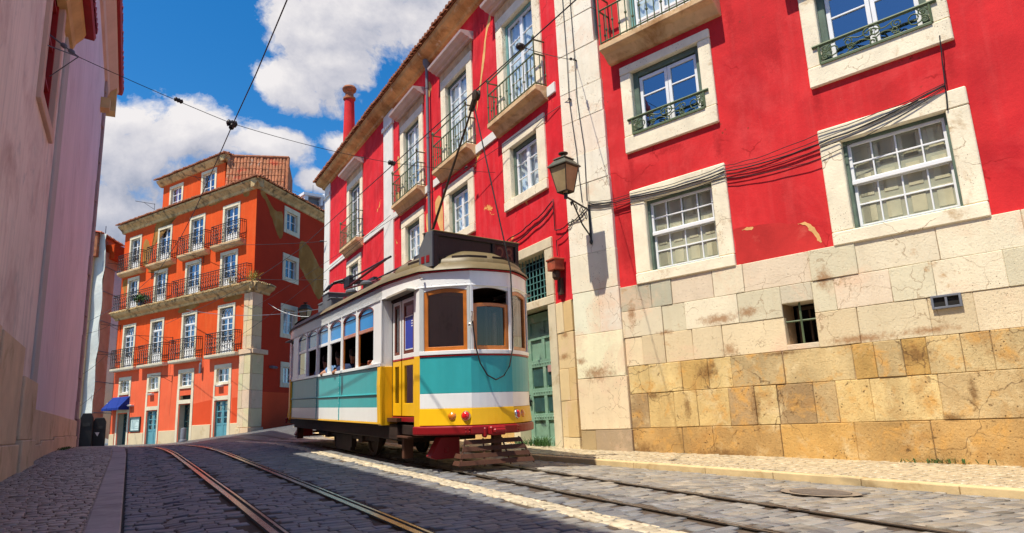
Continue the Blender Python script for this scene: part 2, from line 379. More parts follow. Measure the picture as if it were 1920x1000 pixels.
# ------------------------------------------------------------------ ground, road, pavements, rails
def lerp(x, X, Y):
    if x <= X[0]: return Y[0]
    for a, b, c, d in zip(X, X[1:], Y, Y[1:]):
        if x <= b: return c + (d - c) * (x - a) / (b - a)
    return Y[-1]
def sstep(a, b, x):
    t = max(0, min(1, (x - a) / (b - a))); return t * t * (3 - 2 * t)
PY = [-30, -12, 18, 20, 22, 24, 27, 30, 36, 45, 90]
PZ = [-.45, -.398, .598, .64, .658, .663, .655, .635, .57, .50, .50]
def prof(y): return lerp(y, PY, PZ)
def ramp(x, y): return max(0, x - 2) * .115 * sstep(25, 34, y)
KY = [-12, 3.95, 11.6, 13, 34]; KX = [10.7, 7.95, 6.62, 6.55, 6.55]
def kx(y): return lerp(y, KY, KX)
def gz(x, y):
    z = prof(y) + ramp(x, y)
    k = kx(y); f = 1 - sstep(24, 30, y)
    if x > 5.4: z -= .10 * min(1, (x - 5.4) / (k - 5.4)) * f
    if x < .5: z -= .02 * f
    return z
mt['cobble'] = cobble('basalt_cobbles', (.080, .088, .098), (.185, .19, .195), (.040, .036, .034), .215, .118, .010, .44, .035, 0, .03, (.13, .13, .13))
mt['calcada'] = cobble('limestone_setts', (.46, .41, .32), (.66, .61, .50), (.20, .155, .10), .105, .105, .012, .7, .02, rad(38), .014, (.50, .44, .34))
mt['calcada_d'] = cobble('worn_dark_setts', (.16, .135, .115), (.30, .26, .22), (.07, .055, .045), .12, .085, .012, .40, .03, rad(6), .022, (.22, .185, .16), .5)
mt['band'] = cobble('pale_sett_band', (.46, .42, .34), (.66, .61, .50), (.16, .14, .11), .13, .13, .010, .55, .03, 0, .02)
mt['kerb_r'] = M('kerb_limestone', (.60, .45, .24), .8, .15, 3, .4, 30, .01, .2, dirt=[((.38, .24, .10), 2, .55, .72)])
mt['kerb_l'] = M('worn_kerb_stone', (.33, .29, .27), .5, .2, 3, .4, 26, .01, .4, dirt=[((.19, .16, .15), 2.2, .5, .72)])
mt['steel'] = M('polished_rail_steel', (.62, .56, .52), .26, .2, 8, .15, 60, .002, .5, metal=1.0)
mt['groove'] = M('rail_groove', (.012, .011, .011), .8, .2, 8, .2, 40)
mt['earth'] = M('ground_earth', (.20, .18, .15), .95, .2, .4, .2, 4)

g = MB()
g.grid(lambda a, b: ((a - .5) * 1600, (b - .5) * 1600, -.75), 8, 8)
tag(g.build('ground', mt['earth']), kind='structure')
SY0, SY1 = 2.2, 27.0                                   # where the setts are laid stone by stone
g = MB()
def rd(y0, y1, n):
    def fn(a, b):
        x = -8 + a * 28; y = y0 + b * (y1 - y0); return (x, y, gz(x, y) - (.014 if SY0 - .01 < y < SY1 + .01 else 0))
    g.grid(fn, 84, n, 1 if y0 >= SY0 and y1 <= SY1 else 0)
rd(-12, SY0, 24); rd(SY0, SY1, 80); rd(SY1, 70, 100)
mt['joint'] = M('sandy_joint', (.085, .062, .045), .95, .3, 6, .4, 30)
tag(g.build('road', [mt['cobble'], mt['joint']]), kind='structure')
mt['sett'] = M('basalt_sett', (1, 1, 1), .5, .22, 9, .55, 38, .010, .45, attr=True, dirt=[((.06, .055, .05), 1.1, .60, .8)])
def setts(name, mat, x0, x1, y0, y1, w, h, zf, tint, skip=None, top=.022, gap=.012, rnd=.12, slant=0.0):
    """stone by stone paving: rows across the street, every stone a little different"""
    g = MB(); y = y0; row = 0; rr = random.Random(5)
    while y < y1:
        hh = h * rr.uniform(.88, 1.12); x = x0(y) - rr.uniform(0, w)
        xe = x1(y)
        while x < xe:
            ww = w * rr.uniform(.68, 1.32); a, b = max(x, x0(y)), min(x + ww, xe); x += ww
            if b - a < w * .22: continue
            mx, my = (a + b) / 2, y + hh / 2
            if skip and skip(mx, my): continue
            yo = slant * (mx - 3) + .035 * math.sin(mx * 1.7 + y * .6) + rr.gauss(0, .006)
            j = lambda q: rr.uniform(-q, q); dz = rr.gauss(0, .003); tx, ty = rr.gauss(0, .012), rr.gauss(0, .016)
            vs = []
            cs = [(a + gap/2, y + gap/2), (b - gap/2, y + gap/2), (b - gap/2, y + hh - gap/2), (a + gap/2, y + hh - gap/2)]
            cs = [(p + j(.006), q + j(.006) + yo) for p, q in cs]
            zz = zf(mx, my + yo)
            sl = (zf(mx, my + yo + .2) - zf(mx, my + yo - .2)) / .4; slx = (zf(mx + .1, my + yo) - zf(mx - .1, my + yo)) / .2
            for ins, dz0 in ((0, -.03), (.0, -top * .55), (.10, -top * .14), (.28, 0.0)):
                for p, q in cs:
                    dx, dy = mx - p, (my + yo) - q; k = ins * min(1, .5)
                    px, py = p + dx * k * 1.0, q + dy * k * 1.6
                    vs.append((px, py, zz + dz + dz0 + (px - mx) * (tx + slx) + (py - my - yo) * (ty + sl)))
            fs = [(i*4 + k, i*4 + (k+1) % 4, (i+1)*4 + (k+1) % 4, (i+1)*4 + k) for i in range(3) for k in range(4)] + [(12, 13, 14, 15)]
            g.col = tint(rr, mx); g.add(vs, fs)
        y += hh; row += 1
    g.col = None
    return tag(g.build(name, mat, smooth='all'), kind='structure')
def strip(mb, xa, xb, dz, y0, y1, step=.5, mi=0, n=1):
    N = max(1, int((y1 - y0) / step))
    def fn(a, b):
        y = y0 + (y1 - y0) * b; x = xa(y) + (xb(y) - xa(y)) * a; return (x, y, gz(x, y) + dz)
    mb.grid(fn, n, N, mi)
# pale band of setts between the two tracks
off = lambda y: -lerp(y, [0, 22, 26, 30, 36], [0, 0, .08, .4, 1.6])
BX0 = lambda y: 3.52 + off(y); BX1 = lambda y: 3.78 + off(y)
# pavements with kerbs
AX0, AY0 = 7.87, 11.9
def wallx(y): return AX0 + .3086 * (AY0 - y) + .1 if y < AY0 else 7.99
g = MB()
def pv(a, b):
    y = -10 + b * 44; x = kx(y) + .16 + (wallx(y) - kx(y) - .16) * a
    return (x, y, prof(y) + ramp(x, y) - .015 * (1 - a) + .004)
g.grid(pv, 6, 88)
def pvL(a, b):
    y = -10 + b * 40; x1 = kl(y) - .25; x = -2.0 + (x1 + 2.0) * a
    return (x, y, prof(y) + .10)
def kl(y): return lerp(y, [-12, 17, 20, 22, 24, 26, 28, 30], [0, 0, -.04, -.14, -.32, -.62, -1.05, -1.6])
for i, q in enumerate(g.v): g.v[i] = (q[0], q[1], q[2] - .014)
tag(g.build('pavement', mt['calcada'], smooth='all'), kind='structure')
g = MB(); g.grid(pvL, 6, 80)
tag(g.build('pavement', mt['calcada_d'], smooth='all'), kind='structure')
def kerb(fx, w, ztop, depth, y0, y1, L, mat, gap=.008):
    g = MB(); y = y0
    while y < y1:
        l = L * RND.uniform(.75, 1.25); ya, yb = y, min(y1, y + l - gap)
        n = 3; e = RND.uniform(-.004, .004); vs = []
        for i in range(n + 1):
            q = ya + (yb - ya) * i / n; x = fx(q)
            for xx in (x, x + w):
                zt = ztop(x + (w > 0) * w, q) + e
                vs += [(xx, q, zt), (xx, q, zt - depth)]
        fs = []
        for i in range(n):
            a = i * 4
            fs += [(a, a+4, a+6, a+2), (a, a+1, a+5, a+4), (a+2, a+6, a+7, a+3), (a+1, a+3, a+7, a+5)]
        fs += [(0, 2, 3, 1), (n*4, n*4+1, n*4+3, n*4+2)]
        g.add(vs, fs); y += l
    return tag(g.build('kerb', mat, bevel=.012, seg=2), kind='structure')
kerb(lambda y: kx(y), .17, lambda x, y: prof(y) + ramp(x, y) - .012, .22, -10, 33, 1.25, mt['kerb_r'])
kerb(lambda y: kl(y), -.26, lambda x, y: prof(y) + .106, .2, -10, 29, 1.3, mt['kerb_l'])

mt['steel_d'] = M('dull_rail_steel', (.20, .17, .14), .45, .3, 8, .2, 60, .002, .5, metal=.8)
mt['groove_b'] = M('dusty_rail_groove', (.055, .042, .032), .9, .2, 8, .2, 40)
def rail(fx, label, side, sm='steel'):
    g = MB(); s = side
    a, b, c, d, e = (.0, .062, .104, .132, -.02) if sm == 'steel' else (.0, .036, .072, .09, -.012)
    q = lambda t: (lambda y: fx(y) + s * t)
    strip(g, q(a), q(b), .012, -10, 44, .5, 0)
    strip(g, q(b), q(c), .005, -10, 44, .5, 1)
    strip(g, q(c), q(d), .011, -10, 44, .5, 0)
    strip(g, q(e), q(a), .007, -10, 44, .5, 1)
    strip(g, q(d), q(d + .02), .007, -10, 44, .5, 1)
    return tag(g.build('tram_rail', [mt[sm], mt['groove'] if sm == 'steel' else mt['groove_b']], smooth='all'), label, 'rail', 'tram rails in the cobbles')
RY = [-12, 6, 9, 12.8, 17.7, 21, 23.4, 26, 29, 33, 38, 44]
RX = [1.13, 1.08, 1.05, .99, .90, .81, .72, .56, .28, -.35, -1.6, -3.6]
r1 = lambda y: lerp(y, RY, RX)
CXr = [4.24, 4.24, 4.24, 4.24, 4.24, 4.22, 4.18, 4.08, 3.85, 3.35, 2.35, .6]
r3 = lambda y: lerp(y, RY, CXr)
RAILF = [r1, lambda y: r1(y) + .97]
rail(r1, 'grooved steel rail nearest the left kerb', 1)
rail(lambda y: r1(y) + .97, 'steel rail beside the empty middle of the road, right rail of the empty track', 1)
rail(r3, 'steel rail under the near side of the tram, next to the pale sett band', 1, 'steel_d')
rail(lambda y: r3(y) + .97, 'steel rail closest to the sunny pavement below the red building', 1, 'steel_d')

g = MB(); mx_, my_ = 6.55, 5.25
RAILS = []
def mh(r0, r1_, dz):
    n = 40
    vs = [(mx_ + r * math.cos(2*math.pi*i/n), my_ + r * math.sin(2*math.pi*i/n), gz(mx_ + r * math.cos(2*math.pi*i/n), my_ + r * math.sin(2*math.pi*i/n)) + dz) for r in (r0, r1_) for i in range(n)]
    return vs, [(i, (i+1) % n, n + (i+1) % n, n + i) for i in range(n)]
mc = thing('manhole_cover', 'round iron manhole cover set in the sunlit cobbles near the right kerb', 'manhole cover', (mx_, my_, gz(mx_, my_)))
g.add(*mh(.001, .30, .012)); 
g.build('lid', M('manhole_iron', (.12, .10, .085), .6, .3, 9, .7, 30, .01, .4), mc)
g = MB(); g.add(*mh(.31, .40, .010)); g.build('rim', M('manhole_rim', (.24, .19, .14), .7, .3, 7, .5, 30, .01), mc)

def skip_road(x, y):
    for f in (r1, r3):
        for d in (0, .97):
            t = x - f(y) - d
            if (-.075 < t < .19) if f is r1 else (-.07 < t < .15): return True
    if BX0(y) - .02 < x < BX1(y) + .02: return True
    return (x - mx_) ** 2 + (y - my_) ** 2 < .47 ** 2
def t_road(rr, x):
    k = rr.gauss(1, .15) * (1 + .35 * sstep(3.8, 5.5, x)); c = rr.choice([(.175, .18, .19), (.19, .19, .19), (.155, .16, .175), (.21, .20, .185)]); w_ = .10 * sstep(3.8, 5.5, x); return (max(.03, c[0] * k * (1 + w_)), max(.03, c[1] * k), max(.03, c[2] * k * (1 - 1.6 * w_)))  # setts right of the band tinted lighter and warmer, sunlight put into their colour
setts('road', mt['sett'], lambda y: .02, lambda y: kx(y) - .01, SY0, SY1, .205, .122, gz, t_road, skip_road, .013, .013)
for f in (r1, r3):                                     # the short stones that edge the rails
    for d0, d1 in ((-.075, -.005),): pass
setts('paving_band', mt['sett'], BX0, BX1, SY0, SY1, .125, .125, lambda x, y: gz(x, y) + .003, lambda rr, x: (lambda k: tuple(q * k for q in (.56, .48, .34)))(rr.gauss(1, .12)))
mt['sett_l'] = M('worn_sett', (1, 1, 1), .36, .2, 9, .5, 40, .008, .5, attr=True)
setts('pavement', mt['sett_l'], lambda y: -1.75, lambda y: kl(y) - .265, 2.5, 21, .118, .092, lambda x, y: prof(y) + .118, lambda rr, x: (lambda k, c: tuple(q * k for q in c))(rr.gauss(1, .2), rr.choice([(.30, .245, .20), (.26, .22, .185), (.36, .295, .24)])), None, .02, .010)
setts('pavement', mt['sett_l'], lambda y: kx(y) + .18, lambda y: wallx(y) - .02, 1.5, 20, .115, .105, lambda x, y: prof(y) + .008 - .012 * max(0, min(1, (wallx(y) - x) / 1.2)), lambda rr, x: (lambda k: tuple(q * k for q in (.50, .41, .27)))(rr.gauss(1, .1)), None, .006, .009)
# ------------------------------------------------------------------ facade kit
def rect(s0, s1, z0, z1): return [(s0, z0), (s1, z0), (s1, z1), (s0, z1)]
def surround(F, par, so, si, mat, p0=-.24, p1=.05, sill=True, sub=None, bev=.014):
    """stone frame: so = outer (s0,s1,z0,z1), si = inner; made of four blocks"""
    g = MB(); e = .006
    g.box(F, so[0], so[1], si[3], so[3], p0, p1)
    g.box(F, so[0], so[1], so[2], si[2], p0, p1 + .012) if si[2] > so[2] else None
    zl = si[2] if si[2] > so[2] else so[2]
    g.box(F, so[0], si[0], zl + e, si[3] - e, p0, p1 - .004)
    g.box(F, si[1], so[1], zl + e, si[3] - e, p0, p1 - .004)
    return g.build('surround', mat, sub or par, bevel=bev)
def casement(g, F, s0, s1, z0, z1, rows, p0, p1, fw=.055, bar=.028, leaves=2, lower=None, mi=0):
    L = (s1 - s0) / leaves
    for k in range(leaves):
        a, b = s0 + k * L, s0 + (k + 1) * L
        g.box(F, a + .004, a + fw, z0, z1, p0, p1, mi); g.box(F, b - fw, b - .004, z0, z1, p0, p1, mi)
        g.box(F, a + fw, b - fw, z0, z0 + fw, p0, p1, mi); g.box(F, a + fw, b - fw, z1 - fw, z1, p0, p1, mi)
        zb = z0 + fw
        if lower: 
            g.box(F, a + fw, b - fw, zb, z0 + lower, p0 + .01, p1 - .012, mi); zb = z0 + lower
            g.box(F, a + fw, b - fw, zb, zb + fw, p0, p1, mi)
        for r in rows:
            q = zb + (z1 - zb) * r
            g.box(F, a + fw, b - fw, q - bar/2, q + bar/2, p0 + .008, p1 - .004, mi)
def frame4(g, F, s0, s1, z0, z1, t, p0, p1, mi=0, bottom=True):
    g.box(F, s0, s0 + t, z0, z1, p0, p1, mi); g.box(F, s1 - t, s1, z0, z1, p0, p1, mi)
    g.box(F, s0 + t, s1 - t, z1 - t, z1, p0, p1, mi)
    if bottom: g.box(F, s0 + t, s1 - t, z0, z0 + t, p0, p1, mi)
def pane(F, par, s0, s1, z0, z1, p, mat):
    g = MB(); g.quad(F.P(s0, z0, p), F.P(s1, z0, p), F.P(s1, z1, p), F.P(s0, z1, p)); return g.build('pane', mat, par)
def curtain(F, par, s0, s1, z0, z1, p, mat, n=7, amp=.03, name='curtain'):
    g = MB(); N = n * 8
    g.grid(lambda a, b: F.P(s0 + (s1 - s0) * a, z0 + (z1 - z0) * b, p + amp * math.sin(a * n * 2 * math.pi + 1.3 * math.sin(a * 9))), N, 2)
    return g.build(name, mat, par, smooth='all')
def shutters(F, par, s0, s1, z0, z1, p, mat, cols=4):
    g = MB(); g.box(F, s0, s1, z0, z1, p - .03, p)
    L = (s1 - s0) / cols
    for k in range(cols):
        a, b = s0 + k * L, s0 + (k + 1) * L
        g.box(F, a + .008, b - .008, z0, z1, p, p + .03)
        for c, d in ((.06, .30), (.36, .62), (.68, .94)):
            zz0, zz1 = z0 + (z1 - z0) * c, z0 + (z1 - z0) * d
            g.box(F, a + .07, b - .07, zz0, zz1, p + .03, p + .038)
    return g.build('inner_shutter', mat, par, bevel=.006)
def ironrail_b(g, F, s0, s1, zf, p1, h2=.78, h1=1.13, step=.165, p0=.0):
    """green balcony railing: posts, top rail, second rail, knobbed balusters"""
    t = .017
    def bar(a, b, r=t): g.tube([F.P(*a), F.P(*b)], r, 5)
    for h in (h1, h2):
        bar((s0, zf + h, p1), (s1, zf + h, p1), .02)
        for s in (s0, s1): bar((s, zf + h, p0), (s, zf + h, p1), .02)
    bar((s0, zf + .05, p1), (s1, zf + .05, p1))
    for s in (s0, s1): bar((s, zf + .05, p0), (s, zf + .05, p1))
    n = max(2, round((s1 - s0) / step)); P = [(s0 + (s1 - s0) * i / n, p1, i in (0, n)) for i in range(n + 1)]
    m = max(1, round((p1 - p0) / step)); P += [(s, p0 + (p1 - p0) * i / m, False) for s in (s0, s1) for i in range(m)]
    for i, (s, p, post) in enumerate(P):
        bar((s, zf, p), (s, zf + (h1 if post else h2), p), .019 if post else .0125)
        zk = zf + (.30 if i % 2 else .46); x, y, z = F.P(s, zk, p)
        g.lathe((x, y, z - .03), [(.008, 0), (.028, .015), (.03, .03), (.028, .045), (.008, .06)], 6)
        if post:
            x, y, z = F.P(s, zf + h1, p)
            g.lathe((x, y, z), [(.012, 0), (.036, .03), (.04, .06), (.02, .10), (.006, .13)], 8)
def spiral(F, cs, cz, p, r, turns=1.4, a0=0, sg=1, n=14):
    return [F.P(cs + (r * (1 - .75 * i / n)) * math.cos(a0 + sg * turns * 2*math.pi * i / n), cz + (r * (1 - .75 * i / n)) * math.sin(a0 + sg * turns * 2*math.pi * i / n), p) for i in range(n + 1)]
def scrollrail(g, F, s0, s1, z0, z1, p):
    """low cast window guard with scrolls"""
    def bar(a, b, r): g.tube([F.P(*a), F.P(*b)], r, 6)
    bar((s0 - .10, z1, p), (s1 + .10, z1, p), .028); bar((s0, z0, p), (s1, z0, p), .018)
    for s in (s0, s1): bar((s, z0, p), (s, z1 + .02, p), .02)
    for s in (s0, s1): bar((s, z1, -.1), (s, z1, p), .02)
    L = s1 - s0; h = z1 - z0; zc = (z0 + z1) / 2
    for side in (0, 1):
        sg = 1 if side == 0 else -1; b = s0 if side == 0 else s1
        for (c, zz, r, a, q) in ((.13, .0, .42, 1.2, 1), (.28, .12, .25, 2.5, -1), (.30, -.2, .2, 0, 1), (.06, .2, .22, 0, -1), (.05, -.2, .2, 2, 1)):
            g.tube(spiral(F, b + sg * c * L, zc + zz * h, p, r * h, 1.5, a, q * sg), .012, 5)
        g.tube([F.P(b + sg * L * t, z1 - h * (.15 + .35 * math.sin(t * 12) ** 2 * .6), p) for t in [.3 + .02 * i for i in range(11)]], .011, 5)
        g.tube([F.P(b + sg * L * t, z0 + h * (.2 + .25 * math.cos(t * 16)), p) for t in [.2 + .02 * i for i in range(15)]], .010, 5)
    for dx, dz, r in ((-.04, .05, .3), (.04, .05, .3), (0, -.12, .22)):
        g.tube(spiral(F, (s0 + s1) / 2 + dx, zc + dz, p + .01, r * h, 1.3, 1.5, 1 if dx < 0 else -1), .014, 5)

def tiles(g, F, s0, s1, ze, pe, rise, run, r, step, jit=.012, clip=None):
    """rows of barrel tiles from the eave (s, ze, pe) up the slope by rise and in by run; lapped courses of clay"""
    n = int((s1 - s0) / step); rise0, run0 = rise, run
    for i in range(n + 1):
        s = s0 + i * step; j = RND.uniform(-jit, jit)
        kq = 1.0 if clip is None else max(.0, min(1.0, clip(s) / run0))
        if kq < .05: continue
        rise, run = rise0 * kq, run0 * kq; L = math.hypot(rise, run); nc = max(1, int(L / (r * 5)))
        for c in range(nc):
            t0, t1 = c / nc, (c + 1.12) / nc
            vs = []; k = 5
            for t, rr, lift in ((t0, r * 1.1, .018), (min(1, t1), r * .92, .0)):
                for q in range(k + 1):
                    a = math.pi * q / k
                    h = rr * math.sin(a) + lift
                    vs.append(F.P(s + rr * math.cos(a), ze + rise * t + h * (run / L if L else 1) + j, pe - run * t + j + h * rise / L * .5))
            fs = [(q, q + 1, k + 2 + q, k + 1 + q) for q in range(k)] + [tuple(range(k + 1))]
            g.add(vs, fs)

# ------------------------------------------------------------------ the red building
FA_ = lambda s, z: (AX0 + .2949 * s, AY0 - .9555 * s, z)
age(mt['stone'], pits=(26, 1.6, .52), cracks=(1.3, .53, (.30, .20, .11)))
age(mt['red'], [(FA_(s_, z_), r_) for s_, z_, r_ in ((1.85, 5.75, (.10, .45)), (3.7, 5.7, (.12, .5)), (5.48, 5.85, (.10, .4)), (7.35, 5.8, (.10, .5)), (2.7, 5.9, (.5, .12)), (4.6, 3.75, (.5, .3)), (1.55, 4.2, (.12, .7)), (8.2, 3.8, (.4, .3)), (4.2, 8.0, (.12, .7)), (4.9, 7.0, (.3, .5)))], (.42, .016, .02), cracks=(.7, .56, (.34, .01, .012)), pits=(9, 1.2, .62)); age(mt['redB'], cracks=(.8, .52, (.36, .01, .012)))
AD = (.2949, -.9555)
FA = Frame((AX0, AY0), AD, (-.9555, -.2949))
FB = Frame((7.9, 11.9), (-.0075, 1.0), (-1, -.0075))
_S = lambda s, z, a, b: (FA.P(s, z, .03), (a, b))
age(mt['stone_b'], [_S(.72, 1.84, .55, .22), _S(3.5, 2.02, .20, .16), _S(3.35, 2.56, .55, .14), _S(3.9, 2.62, .3, .12), _S(5.6, 1.98, .7, .10), _S(6.5, 2.0, .5, .08), _S(.32, 2.1, .2, .12), _S(2.3, 2.46, .25, .07), _S(1.6, 2.9, .12, .35), _S(.95, 1.35, .07, .4), _S(5.2, 2.95, .2, .25), (FB.P(.25, 2.25, .03), (.3, .1)), (FB.P(.2, 2.7, .03), (.2, .12))], (.34, .16, .06), pits=(22, 1.8, .56), cracks=(1.6, .50, (.34, .23, .13)))
age(mt['stone_low'], [_S(6.6, .80, .28, .08), _S(1.9, 1.34, .25, .10), _S(2.6, 1.1, .10, .3), _S(3.85, 1.05, .12, .45), _S(3.05, 1.7, .3, .25), _S(6.9, 1.1, .08, .35), _S(1.6, .35, .5, .22), _S(3.2, .30, .8, .14), _S(6.3, 1.68, .3, .22), _S(4.4, 1.88, .5, .06)], (.20, .10, .035), pits=(15, 1.5, .52), cracks=(1.1, .47, (.13, .07, .03)))
rb = thing('red_building', 'long red town house with stone plinth, green balconies and tiled eaves behind the tram', 'building', (9.5, 12, .3))
SA1 = 15.5; TOP = 12.42; SB1 = 20.5
wA = [(1.77, 3.79, 3.43, 5.30), (5.42, 7.48, 3.43, 5.34), (9.07, 11.1, 3.43, 5.34)]          # sash windows: surround
uA = [(1.77, 3.78, 6.08, 7.94), (5.42, 7.46, 6.08, 7.94), (9.07, 11.1, 6.08, 7.94)]
bA = [(1.85, 3.75, 8.42, 11.35), (5.5, 7.4, 8.42, 11.35), (9.15, 11.0, 8.42, 11.35)]
dB = [(.43, 2.60), (4.10, 6.28), (7.80, 9.93), (14.43, 16.68)]
wB = [(.50, 2.50, 6.02, 7.84), (4.21, 6.23, 6.0, 7.82), (7.85, 9.88, 6.02, 7.8), (14.6, 16.63, 6.0, 7.85)]
def inset(h, d): return (h[0] + d[0], h[1] - d[1], h[2] + d[2], h[3] - d[3])
inA = [inset(h, (.32, .29, .21, .27)) for h in wA]; inU = [inset(h, (.25, .25, .34, .18)) for h in uA]
inbA = [inset(h, (.24, .24, 0, .35)) for h in bA]
inD = [(a + .33, b - .33, 8.40, 11.0) for a, b in dB]; inW = [inset(h, (.35, .36, .24, .27)) for h in wB]
g = MB(); mid = lambda h: ((h[0]+.05), h[1]-.05, h[2]+.03, h[3]-.05)
g.wall(FA, 1.3, SA1, 3.44, TOP, [mid(h) for h in wA + uA] + [(h[0]+.05, h[1]-.05, 8.3, h[3]-.05) for h in bA])
pkB = lambda s, z: 1
GR = (.79, 2.20, 3.62, 4.68); DR = (.75, 2.22, .30, 3.40)
g.wall(FB, -.28, 19.55, 3.40, TOP, [mid(h) for h in wB] + [(a+.06, b-.06, 8.3, 11.25) for a, b in dB] + [(.5, 2.5, 3.2, 4.85)], mi=1)
wallo = g.build('wall', [mt['red'], mt['redB']], rb)
# sheets behind the openings, back and ends, so that the house is closed
g = MB()
g.box(FA, -.2, SA1 - .1, .2, TOP, -1.35, -1.25); g.box(FB, -.3, SB1 - .1, .2, TOP, -1.35, -1.25)
for z in (5.7, 8.22): g.box(FA, .1, SA1 - .1, z - .05, z + .05, -1.25, -.26); g.box(FB, 0, SB1 - .1, z - .05, z + .05, -1.25, -.26)
g.build('inner_partition', mt['room'], rb)
g = MB(); g.box(FB, 20.42, SB1, 0, TOP - .02, -6, -.02); g.box(FA, SA1 - .05, SA1 + .03, 0, TOP - .02, -6, -.01); g.box(FA, -.1, SA1, 0, TOP, -6.1, -6); g.box(FB, -.1, SB1, 0, TOP, -6.1, -6)
g.build('gable_wall', mt['red'], rb)
# string course and pilasters
g = MB()
for a, b in ((-.02, .30), (2.73, 4.0), (6.42, 7.0), (7.35, 7.7), (10.1, 10.68), (11.72, 14.2), (16.85, 19.54)):
    g = MB(); g.box(FB, a, b, 8.11, 8.36, -.03, .045); g.build('string_course', mt['white_trim'], rb, bevel=.01)
g = MB(); g.box(FB, 10.7, 11.7, .6, 12.42, -.03, .05); g.box(FB, 10.62, 11.78, 11.78, 11.95, -.03, .10); g.build('pilaster', mt['white_trim'], rb, bevel=.01)
g = MB(); g.box(FB, 19.55, 20.5, .6, 12.42, -.3, .05); g.box(FB, 19.5, 20.56, 11.78, 11.95, -.3, .10); g.build('pilaster', mt['white_trim'], rb, bevel=.01)
# the stone pilaster at the bend
def blocks(g, F, rows, p0, p1, gap, pal):
    for z0, z1, J in rows:
        for a, b in zip(J, J[1:]):
            c = Vector(pal(a, z0, b)); j = RND.uniform(-.010, .008)
            g.col = tuple(c); q = lambda: RND.uniform(-.004, .005)
            o = [F.P(u + q(), w + q(), p1 + j + q() * .6) for u, w in ((a + gap, z0 + gap), (b - gap, z0 + gap), (b - gap, z1 - gap), (a + gap, z1 - gap))]
            i_ = [F.P(u, w, p0) for u, w in ((a + gap, z0 + gap), (b - gap, z0 + gap), (b - gap, z1 - gap), (a + gap, z1 - gap))]
            g.add(i_ + o, [(3, 2, 1, 0), (4, 5, 6, 7)] + [(k, (k+1) % 4, 4 + (k+1) % 4, 4 + k) for k in range(4)])
    g.col = None
pal = lambda a, z, b: [q * RND.uniform(.92, 1.06) for q in ((.92, .83, .62) if z > 1.1 else ((.86, .74, .50) if z > .55 else (.46, .35, .20)))]
pal2 = lambda a, z, b: RND.choice([(.92, .85, .68), (.92, .84, .66), (.92, .79, .63), (.88, .81, .63), (.93, .86, .70)])
g = MB(); zz = [.0, .76, 1.75, 2.62, 3.48, 4.25, 4.95, 5.75, 6.4, 7.2, 7.9, 8.8, 9.6, 10.5, 11.4, 12.42]
for i, (a, b) in enumerate(zip(zz, zz[1:])):
    w_ = 1.30 + .012 * (9 - b) if b < 9 else 1.22
    blocks(g, FA, [(a, b, [.20, w_] if i % 3 else [.20, .20 + RND.uniform(.35, .75), w_])], -.3, .075, .0025, pal if b < 3.5 else pal2)
g.build('pilaster', mt['stone_b'], rb, bevel=.008)
# the big ashlar plinth
def pal3(a, z, b):
    if z > 1.85:
        c = RND.choice([(.84, .74, .54), (.82, .72, .52), (.84, .70, .52), (.73, .66, .47), (.85, .76, .56)])
        if z < 2.4: c = RND.choice([(.80, .66, .43), (.78, .66, .44), (.82, .68, .46), (.74, .60, .38)])
        if z > 2.9 and a < 2.2: c = RND.choice([(.70, .56, .44), (.50, .48, .36)])
    elif z > 1.3: c = RND.choice([(.80, .55, .22), (.84, .66, .34), (.70, .46, .17), (.76, .60, .34), (.84, .62, .28), (.64, .50, .29)])
    elif z > .7: c = RND.choice([(.80, .57, .25), (.86, .68, .36), (.72, .47, .18), (.80, .60, .29), (.52, .37, .21), (.66, .50, .28)])
    else: c = RND.choice([(.70, .44, .16), (.66, .43, .18), (.62, .40, .17)])
    k = RND.uniform(.93, 1.07); return [q * k for q in c]
E_ = SA1
rows = [(-.5, .77, [1.40, 2.44, 3.03, 4.21, 5.33, 6.33, 7.6, 9.0, 10.4, 12, 13.6, E_]),
        (.77, 1.39, [1.40, 1.79, 2.33, 2.79, 3.39, 3.85, 4.23, 4.8, 5.14, 5.63, 6.51, 7.7, 9.1, 10.2, 11.6, 13, 14.3, E_]),
        (1.39, 1.91, [1.40, 1.86, 2.54, 3.06, 3.5, 4.39, 5.45, 5.76, 6.13, 6.44, 6.86, 7.21, 8.3, 9.4, 10.7, 12, 13.5, E_]),
        (1.91, 2.45, [1.38, 1.77, 2.25, 2.82, 3.39, 4.485, 4.99, 5.6, 6.55, 7.1, 8.2, 9.4, 10.8, 12.1, 13.9, E_]),
        (2.45, 2.95, [1.36, 2.25, 2.72, 3.73, 4.485, 4.99, 5.33, 6.12, 6.68, 7.52, 8.7, 9.9, 11.2, 12.6, 14, E_]),
        (2.95, 3.44, [1.36, 2.05, 2.49, 3.32, 3.89, 5.01, 5.71, 6.8, 7.8, 9.1, 10.3, 11.4, 12.8, 14.2, E_])]
g = MB(); gl = MB()
for z0, z1, J in rows:
    if z0 in (1.91, 2.45):                                   # the barred opening
        k = J.index(4.485)
        blocks(g, FA, [(z0, z1, J[:k + 1]), (z0, z1, J[k + 1:])], -.4, .035, .003, pal3)
    else: blocks(g if z0 > 1.9 else gl, FA, [(z0, z1, J)], -.4, .035, .003, pal3)
g.col = (.66, .59, .44); g.box(FA, 4.485, 4.99, 1.915, 2.0, -.4, .03); g.box(FA, 4.485, 4.99, 2.66, 2.948, -.4, .032); g.col = None
g.col = (.25, .17, .09); g.box(FA, 1.36, E_, -.5, 3.43, -.42, .012); g.col = None
